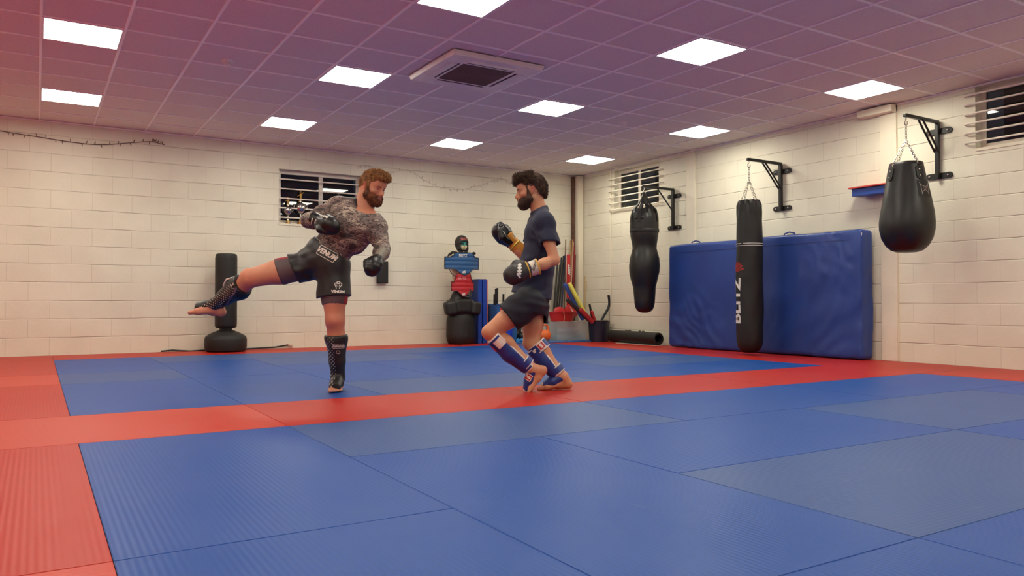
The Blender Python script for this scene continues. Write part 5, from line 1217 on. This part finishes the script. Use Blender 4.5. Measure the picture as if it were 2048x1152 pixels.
# shin guards
def shinmat(name):
    n = N(name); n.set(Roughness=.42)
    t = n.add('ShaderNodeTexCoord'); return n
def dotted(name, o_, ax_, side, ctr, w):
    """black with rows of pale dots over one band that follows the shin"""
    n = N(name); n.set(Roughness=.45)
    def dot(vec, off=0.0):
        d = n.add('ShaderNodeVectorMath', operation='DOT_PRODUCT'); n.l(n.tc.outputs['Object'], d.inputs[0]); d.inputs[1].default_value = tuple(map(float, vec)); return d.outputs['Value']
    per = .028
    A_ = dot(ax_/per); B_ = dot(side/per)
    def M(op, a, b=None, v=None):
        q = n.add('ShaderNodeMath', operation=op); n.l(a, q.inputs[0])
        if b is not None: n.l(b, q.inputs[1])
        if v is not None: q.inputs[1].default_value = v
        return q.outputs[0]
    s1 = M('ADD', A_, B_); s2 = M('SUBTRACT', A_, B_)
    c1 = M('ABSOLUTE', M('SUBTRACT', M('FRACT', s1), v=.5)); c2 = M('ABSOLUTE', M('SUBTRACT', M('FRACT', s2), v=.5))
    dd = M('GREATER_THAN', M('SUBTRACT', M('ADD', c1, v=0.0) if False else c1, v=0.0), v=.31); d2_ = M('GREATER_THAN', c2, v=.31)
    on = M('MULTIPLY', dd, d2_)
    ctrv = float(ctr/per); band = M('LESS_THAN', M('ABSOLUTE', M('SUBTRACT', B_, v=ctrv)), v=w/per); on = M('MULTIPLY', on, band)
    mx = n.add('ShaderNodeMixRGB'); n.l(on, mx.inputs[0]); mx.inputs[1].default_value = (*srgb((20,18,17)),1); mx.inputs[2].default_value = (*srgb((190,180,166)),1); n.l(mx.outputs[0], n.b.inputs['Base Color']); return n.m
M_sg = mat('shin_guard_black', (20,18,17), .4, bump=(20,.2))
def shin1(kn, an, fdir, front, cal, topc, tag_):
    a = nrm(an-kn); side = nrm(np.cross(front, a)); org = np.array(KT.location)
    side = side if side@Rx > 0 else -side
    vis = nrm(np.cross(a, Fw)); vis = vis if vis@(Rx+Up*.5) > 0 else -vis
    m = dotted('shin_dots_'+tag_, None, -a, vis, ((kn+an)/2-org)@vis+(-.032 if tag_ == 'standing' else -.002), (.030 if tag_ == 'standing' else .045))
    F = Fld(np.minimum(kn, an)-.24, np.maximum(kn, an)+.24, .0055)
    q = kn*.68+an*.32+cal*.018
    F.seg(topc, q, .079, .080, k=.02); F.seg(q, kn*.3+an*.7+cal*.006, .080, .060, k=.03); F.seg(kn*.3+an*.7, an-a*.01, .060, .053, k=.02)
    F.seg(topc+front*.03+a*.04, kn*.25+an*.75+front*.02, .058, .042, k=.015)
    F.cut(topc, -a); u = nrm(-a-fdir*((-a)@fdir))
    F.seg(an+u*.005, an+fdir*.075-u*.030, .050, .043, k=.02); F.seg(an+fdir*.075-u*.030, an+fdir*.165-u*.056, .045, .034, k=.015, ax=np.cross(fdir,u), sc=1.22)
    F.cut(an+fdir*.158-u*.03, fdir, an+fdir*.155, .09); F.cut(an-u*.074, -u, an+fdir*.06-u*.08, .15); F.ell(an-fdir*.050-u*.062, (.052,.052,.046), k=.006, op='-')
    G = F.build('shin_guard', m, KT)
    F = Fld(topc-.13, topc+.13, .0055); F.seg(topc-a*.005, topc+a*.035, .080, .082, k=0); F.cut(topc-a*.005, -a); F.cut(topc+a*.035, a); F.build('top_cuff', M_sg, G)
    return G, a
topL = K(670,671,-.055); GL, aL = shin1(knL, anL, footL, -Fw, calL, topL, 'standing')
topR = knR*.80+anR*.20; GR, aR = shin1(knR, anR, footR, nrm(Up-Rx*.6-Fw*.25), calR, topR, 'kicking')
decal('guard_lettering', text2d('tatami', .026, .001), K(678.5,692,-.08), Rx, Up, [GL], M_pp, GL, off=.002)
decal('guard_border', shape2d(strip2d([(-.036,-.015),(-.036,.017),(.034,.017),(.040,-.010),(.030,-.015),(-.036,-.015)], .003)), K(678.5,692,-.08), Rx, Up, [GL], M_pp, GL, off=.002)
decal('guard_ring', shape2d(strip2d([(.012*math.cos(a), .012*math.sin(a)) for a in [2*PI*k/12 for k in range(13)]], .003)), K(678,704,-.08), Rx, Up, [GL], M_pp, GL, off=.002)
sp = nrm(knR-anR); decal('guard_stripe', shape2d(strip2d([(-.13,-.045),(-.08,-.05),(-.02,-.044),(.03,-.048),(.07,-.030),(.12,-.03)], .010)+strip2d([(.05,-.04),(.07,-.02),(.11,-.035)], .012)), (knR+anR)/2+nrm(Up*-.2-Rx*0)*.0, nrm(Rx*.72+Up*.55), nrm(Up*.72-Rx*.55), [GR], mat('stripe_violet', (96,84,104), .5), GR, off=.0025)
decal('guard_mark', text2d('tatami', .03, .002), K(470,566,-.06), nrm(Rx*.72+Up*.5), nrm(Up*.72-Rx*.5), [GR], M_pp, GR, off=.002)
MB().tube([K(451,580,.02), K(447,570,.0), K(453,559,-.02), K(465,555,-.02), K(476,558,-.0)], .007, 8).build('loose_strap', M_pp, GR)

# ======================= the man in the navy T-shirt =======================
t0 = 5.94
MT = thing('person', 'bearded man in navy T-shirt and shorts with blue shin guards, stepping left', 'person', onZ(1120, 780, 0))
hc2 = K(1059.5, 382.5, 0); fr2 = frame(-Rx*.985-Fw*.10-Up*.13, Up)
nb2 = K(1079, 421, .0)
sN, sF = K(1088, 446, -.185), K(1076, 448, .185)
eN, wN = K(1109, 520, -.27), K(1066, 536, -.30)
eF, wF = K(1052, 517, .20), K(1026, 487, .22)
pel = K(1063, 598, -.04)
hN, kN, aN = K(1056, 606, -.14), K(981, 664, -.17), K(1066, 742, -.11)
hF, kF, aF = K(1070, 606, .05), K(1063, 686, .03), K(1123, 757, .02)
aF[2] = max(aF[2], .092)
sp2 = nrm(K(1083,440)-K(1063,595)); fr_b = nrm(-Rx-sp2*((-Rx)@sp2)); lt2 = Fw; A2 = [lt2, fr_b, sp2]
def torso2(F, g=0.0, k=.05):
    F.ell(pel, (.150+g,.112+g,.11+g), A2, k=k).ell(K(1068,560), (.138+g,.102+g,.14+g), A2, k=k)
    F.ell(K(1078,505), (.150+g,.112+g,.15+g), A2, k=k).ell(K(1081,468), (.160+g,.112+g,.11+g), A2, k=k)
    F.seg(sN, sF, .058+g, .058+g, k=k, ax=fr_b, sc=1.1); F.seg(nb2, sN+sp2*.03, .045+g, .036+g, k=k).seg(nb2, sF+sp2*.03, .045+g, .036+g, k=k)
r2 = (.043,.038,.029); lg2 = (.084,.074,.057,.056,.038)
cN = nrm(V(0,0,-.5)+Rx*1.0)*1.0; cN = nrm(Rx*.75+Up*.65); cF = nrm(Rx*.85+Up*.5)
allp = np.array([hc2,nb2,sN,sF,eN,wN,eF,wF,pel,kN,aN,kF,aF])
lo2, hi2 = allp.min(0)-.24, allp.max(0)+.22; lo2[2] = -.02
F = Fld(lo2, hi2, .0062)
torso2(F, -.004); arm(F, sN, eN, wN, r2); arm(F, sF, eF, wF, r2)
leg(F, hN, kN, aN, lg2, cN, knf=nrm(-Rx*.8-Up*.2)); leg(F, hF, kF, aF, lg2, cF, knf=nrm(-Rx))
fN = nrm(-Rx*.62-Up*.78); foot(F, aN, fN, nrm(-Rx*.75+Up*.5), Fw)
fF = nrm(-Rx*.985-Fw*.10-Up*.05); foot(F, aF, fF, Up, -Fw)
head(F, hc2, fr2, nb2-sp2*.01+fr_b*.01, .046, .98)
for w_, e_ in ((wN,eN),(wF,eF)): F.ell(w_+nrm(w_-e_)*.04, (.032,.032,.032), k=.02)
F.build('body', [M_sk2, M_ear], MT, relax=1, paint=flushed(hc2, fr2))
face_parts(MT, hc2, fr2, mat('brow_brown', (54,34,26), .7), False, .98)
M_h2 = hair_mat('hair_brown', (38,24,20), (92,62,42)); M_b2 = hair_mat('beard_brown', (36,22,18), (84,52,36))
r, f_, u = fr2; P2 = lambda x, y, z: hc2+r*x*.98+f_*y+u*z; AX = [r, f_, u]
F = Fld(hc2-.18, hc2+.18, .004)
F.ell(P2(0,-.020,.046), (.090,.108,.098), AX, k=.02).ell(P2(0,-.075,.000), (.074,.055,.080), AX, k=.03).ell(P2(0,.055,.100), (.066,.060,.036), AX, k=.03)
F.cut(P2(0,.070,.066), nrm(f_*.90-u*.50)); F.cut(P2(0,-.035,.006), nrm(f_*.62-u*.80)); F.cut(P2(0,-.05,-.078), -u)
F.ell(P2(0,.078,.080), (.058,.030,.024), AX, k=.02)
for q in (-1,1): F.ell(P2(q*.09,-.010,-.008), (.034,.030,.036), AX, k=.008, op='-'); F.seg(P2(q*.068,.026,.03), P2(q*.068,.020,-.03), .010, .009, k=.01)
F.wrinkle(.003, 200, r+f_*.5, 6)
o = F.build('hair', M_h2, MT); Pp, Nn = vn(o); zl = (Pp-hc2)@u; yl = (Pp-hc2)@f_
xl = np.abs((Pp-hc2)@r); ok = ~((xl > .05) & (zl < .045) & (yl > -.05))
tf = tufts(Pp, Nn, 3000, .024, .0018, lambda p, n: nrm(f_*.8+u*.25+n*.2), .32, 3, sel=(zl > .045) & (yl > -.05))
tf2 = tufts(Pp, Nn, 3000, .018, .0018, lambda p, n: nrm(-f_*.35-u*.9), .2, 4, sel=((yl <= -.02) | (zl < .03)) & ok)
merge('hair', [o, tf, tf2], M_h2, MT)
beard(hc2, fr2, .98, .011, M_b2, MT, 21, 1.05)
# T-shirt
M_tee = mat('navy_tshirt', (24,28,54), .8, sheen=.03, noise=(5,.12), bump=(12,.35)); M_sh2 = mat('navy_shorts', (15,15,30), .75, noise=(6,.15), bump=(12,.35))
F = Fld(allp[[1,2,3,8]].min(0)-.30, allp[[1,2,3,8]].max(0)+.22, .006)
torso2(F, .014, .05); F.seg(K(1071,545), K(1063,590), .145, .155, k=.06, ax=Rx, sc=.98)
dN, dF = nrm(eN-sN), nrm(eF-sF)
F.seg(sN, sN+dN*.19, .070, .078, k=.04); F.seg(sF, sF+dF*.18, .068, .070, k=.04, ax=Fw, sc=.9)
F.wrinkle(.006, 26, sp2+fr_b*.9, 4, c=K(1068,545,-.1), r=.30); F.wrinkle(.004, 36, sp2-fr_b*.8, 9, c=K(1085,470,-.15), r=.22)
cN_ = sN+dN*.168; F.cut(cN_, nrm(dN-Rx*.25), cN_+dN*.06, .12); cF_ = sF+dF*.17; F.cut(cF_, dF, cF_+dF*.06, .11)
F.seg(cN_-dN*.02, cN_+dN*.06, .060, .068, k=.002, op='-')
n2 = nrm(sp2*.80+fr_b*.50); F.cut(nb2+n2*.014, n2, nb2+n2*.05, .12)
F.cut(K(1062,592), nrm(-Up*.98-Rx*.196), K(1062,606), .27)
F.seg(K(1063,585), K(1060,612), .128, .150, k=.004, ax=Rx, sc=.95, op='-')
TS = F.build('t_shirt', M_tee, MT)
# shorts
gN, gF = nrm(kN-hN), nrm(kF-hF)
F = Fld(np.minimum(np.minimum(kN,kF),np.minimum(hN,hF))-.20, np.maximum(np.maximum(kN,kF),np.maximum(hN,hF))+.24, .006)
F.ell(pel+sp2*.0, (.160,.125,.12), A2, k=.05); F.seg(hN, hN+gN*.24, .122, .119, k=.05); F.seg(hF, hF+gF*.19, .108, .118, k=.05)
F.wrinkle(.005, 30, Up+Rx*.5, 4); q1 = K(1010,628,-.1); q2 = K(1068,645,.0)
F.cut(q1, gN, q1+gN*.1, .24); F.cut(q2, nrm(gF+Up*-.1), q2-Up*.10, .20); F.cut(pel+sp2*.10, sp2)
F.seg(q1-gN*.03, q1+gN*.08, .094, .104, k=.004, op='-'); F.seg(q2-gF*.03, q2+gF*.1, .090, .102, k=.004, op='-')
F.build('shorts', M_sh2, MT)
# gloves
M_gd = mat('glove_charcoal', (46,42,40), .5, spec=.45, noise=(6,.15)); M_gw = mat('cuff_white', (206,194,180), .5); M_ge = mat('cuff_yellow', (206,160,52), .45); M_go = mat('glove_ochre', (196,132,44), .5)
dg = nrm(wN-eN); dg = nrm(-Rx*.95-Up*.30-Fw*.1); G1, C1, Q1 = glove(MT, wN+dg*.012, dg, nrm(-Fw*.9+Up*.25), Up, M_gd, M_gw, .055, 1.16, edge=M_ge)
scr = strip2d([(-.05,.030),(-.02,.034),(-.035,.018)], .012)+strip2d([(-.035,.018),(.0,.022),(-.02,.004)], .011)+strip2d([(-.02,.004),(.02,.010),(.0,-.010)], .012)+strip2d([(.0,-.010),(.035,-.004),(.015,-.026)], .012)+strip2d([(.015,-.026),(.055,-.022)], .012)
decal('script_mark', shape2d(scr), Q1(.085,0,.05), nrm(Rx*.55-Up*.83), nrm(Rx*.83+Up*.55), [G1], M_white, G1, off=.002)
decal('cuff_lettering', text2d('SANDEE', .022, .0008), Q1(-.018,0,.045), nrm(Up*-.95-Rx*.25), nrm(Rx*.95-Up*.25), [C1], mat('print_ink', (70,60,60), .5), G1, off=.002)
dg2 = nrm(-Rx*.72+Up*.66); G2, C2, Q2 = glove(MT, wF, dg2, nrm(Fw*.5-Rx*.5-Up*.5), -Fw+Rx*.2, M_gb, M_go, .16, 1.12)
F = Fld(wF-.2, wF+.2, .006); F.ell(Q2(.065,.0,-.03), (.040,.040,.030), k=.01); F.seg(Q2(.0,.01,-.02), Q2(.06,.02,-.035), .030,.026,k=.01); F.build('ochre_palm', M_go, G2)
for a_ in (-.02, -.10): MB().tube([Q2(a_,0,0)+(np.cross(dg2,Fw)*math.cos(q)+Fw*math.sin(q))*.050 for q in [2*PI*k/20 for k in range(20)]], .008, 6, closed=True).build('wrist_strap', M_gb if a_ < -.05 else mat('strap_yellow', (196,160,50), .5), G2)
# shin guards, blue with white piping
M_sb = mat('guard_blue_leather', (30,54,128), .4, noise=(5,.1)); M_pip = mat('piping_white', (226,210,196), .45); M_sred = mat('logo_red', (176,36,44), .45)
def guard2(kn, an, fdir, front, cal, tp, out, logo):
    """padded shin plate at the front, instep flap, straps round the calf"""
    a = nrm(an-kn); L = np.linalg.norm(an-kn)
    def plate(name, m, dr, ext, parent, hh):
        F = Fld(np.minimum(kn, an)-.24, np.maximum(kn, an)+.24, .0055)
        F.seg(tp, kn*.5+an*.5+front*.012, .078+dr, .074+dr, k=.02); F.seg(kn*.5+an*.5+front*.012, an-a*.03+front*.004, .074+dr, .056+dr, k=.02)
        F.cut(tp-a*ext, -a)
        F.cut(an-a*(.04-ext), a)
        # open at the back
        F.cut(kn*.5+an*.5-front*(.026+ext*0)-front*.0, -front) if ext == 0 else F.cut(kn*.5+an*.5-front*(.026+ext), -front)
        F.seg(kn*.64+an*.36-front*.075, kn*.42+an*.58-front*.07, .058-ext, .050-ext, k=.01, op='-')
        return F.build(name, m, parent)
    G = plate('shin_guard', M_sb, 0, 0, MT, 0)
    plate('white_piping', M_pip, -.006, .009, G, 0)
    u = nrm(-a-fdir*((-a)@fdir)); s_ = np.cross(fdir, u)
    def instep(name, m, dr, ext):
        F = Fld(an-.24, an+.24, .0055)
        F.seg(an+fdir*.0+u*.0, an+fdir*.075-u*.026, .050+dr, .042+dr, k=.02); F.seg(an+fdir*.075-u*.028, an+fdir*.135-u*.050, .043+dr, .032+dr, k=.015, ax=s_, sc=1.15)
        F.cut(an+fdir*(.150+ext), fdir); F.cut(an-u*(.034+ext)-fdir*(.0), nrm(-u-fdir*.75)); F.cut(an-a*.045, -a) if False else None
        F.cut(an-fdir*(.012+ext), -fdir)
        return F.build(name, m, G)
    instep('instep_pad', M_sb, 0, 0); instep('instep_piping', M_pip, -.003, .013)
    def strap(t, w, rr, m, name, nrm_=None):
        c = kn*(1-t)+an*t+cal*(.020 if t < .5 else .004); ax = a; e1 = front; e2 = np.cross(ax, e1); n = 36
        for nm, ww, dd, mm in ((name, w, 0, m), (name+'_piping', w+.007, -.003, M_pip)):
            vs = []; 
            for sgn in (-1,1):
                for rad in (rr+dd-.004, rr+dd+.003):
                    for k in range(n): q = 2*PI*k/n; vs.append(c+ax*sgn*ww+(e1*math.cos(q)+e2*math.sin(q))*rad)
            fs = []
            for k in range(n):
                k2 = (k+1)%n; fs += [(n+k, n+k2, 3*n+k2, 3*n+k), (k2, k, 2*n+k, 2*n+k2), (k, k2, n+k2, n+k), (2*n+k2, 2*n+k, 3*n+k, 3*n+k2)]
            MB().add(vs, fs).build(nm, mm, G, ang=50)
        return c
    c1 = strap(.16, .030, .080, M_sb, 'calf_strap') if logo else kn; c2 = strap(.80, .022, .062, M_sb, 'ankle_strap')
    return G, a, c1, c2
tpN = kN*.90+aN*.10; tpF = kF*.88+aF*.12
frN = nrm(-Rx*.68-Up*.72); frF = nrm(-Rx*.78-Up*.60)
GN, aNv, cn1, cn2 = guard2(kN, aN, fN, frN, cN, tpN, 0, False)
GF, aFv, cf1, cf2 = guard2(kF, aF, fF, frF, cF, tpF, 0, True)
# white panel and red S marks
def box_s(c, u_, w_, tg, par, s=1.0):
    sq = lambda h: [[(-h,-h),(h,-h),(h,h),(-h,h)]]
    decal('logo_plate', shape2d(sq(.030*s)), c, u_, w_, tg, M_pip, par, off=.004)
    decal('logo_square', shape2d(sq(.024*s)), c, u_, w_, tg, M_sred, par, off=.0055)
    decal('logo_letter', text2d('S', .046*s, .003), c, u_, w_, tg, M_pip, par, off=.007)
tsF = [o for o in GF.children if o.name.startswith('calf_strap')]; tsN = [GN]
ua = nrm(np.cross(aFv, Fw)); ua = ua if ua@Rx > 0 else -ua
box_s(cf1-Fw*.08+ua*.024, ua, -aFv, tsF+[GF], GF, 1.0)
decal('white_block', shape2d([[(-.016,-.010),(.004,-.010),(.004,.004),(.016,.004),(.016,.014),(-.016,.014)]]), cf1-Fw*.08-ua*.040, ua, -aFv, tsF+[GF], M_pip, GF, off=.005)
un = nrm(np.cross(aNv, Fw)); un = un if un@Rx > 0 else -un
pcn = kN*.76+aN*.24
decal('white_panel', shape2d([[(-.046,-.034),(.030,-.034),(.030,.034),(-.046,.034)]]), pcn-Fw*.08-un*.0, un, -aNv, tsN, M_pip, GN, off=.004)
decal('red_panel', shape2d([[(-.032,-.030),(.0,-.030),(.0,.030),(-.032,.030)]]), pcn-Fw*.05-un*.068, nrm(un-Fw*.8), -aNv, tsN, M_sred, GN, off=.005)
inN = [o for o in GN.children if o.name.startswith('instep_pad')]
box_s(aN+fN*.055-Fw*.05+frN*.0, nrm(un*.9-aNv*.2), nrm(-aNv*.9-un*.2), inN, GN, .85)
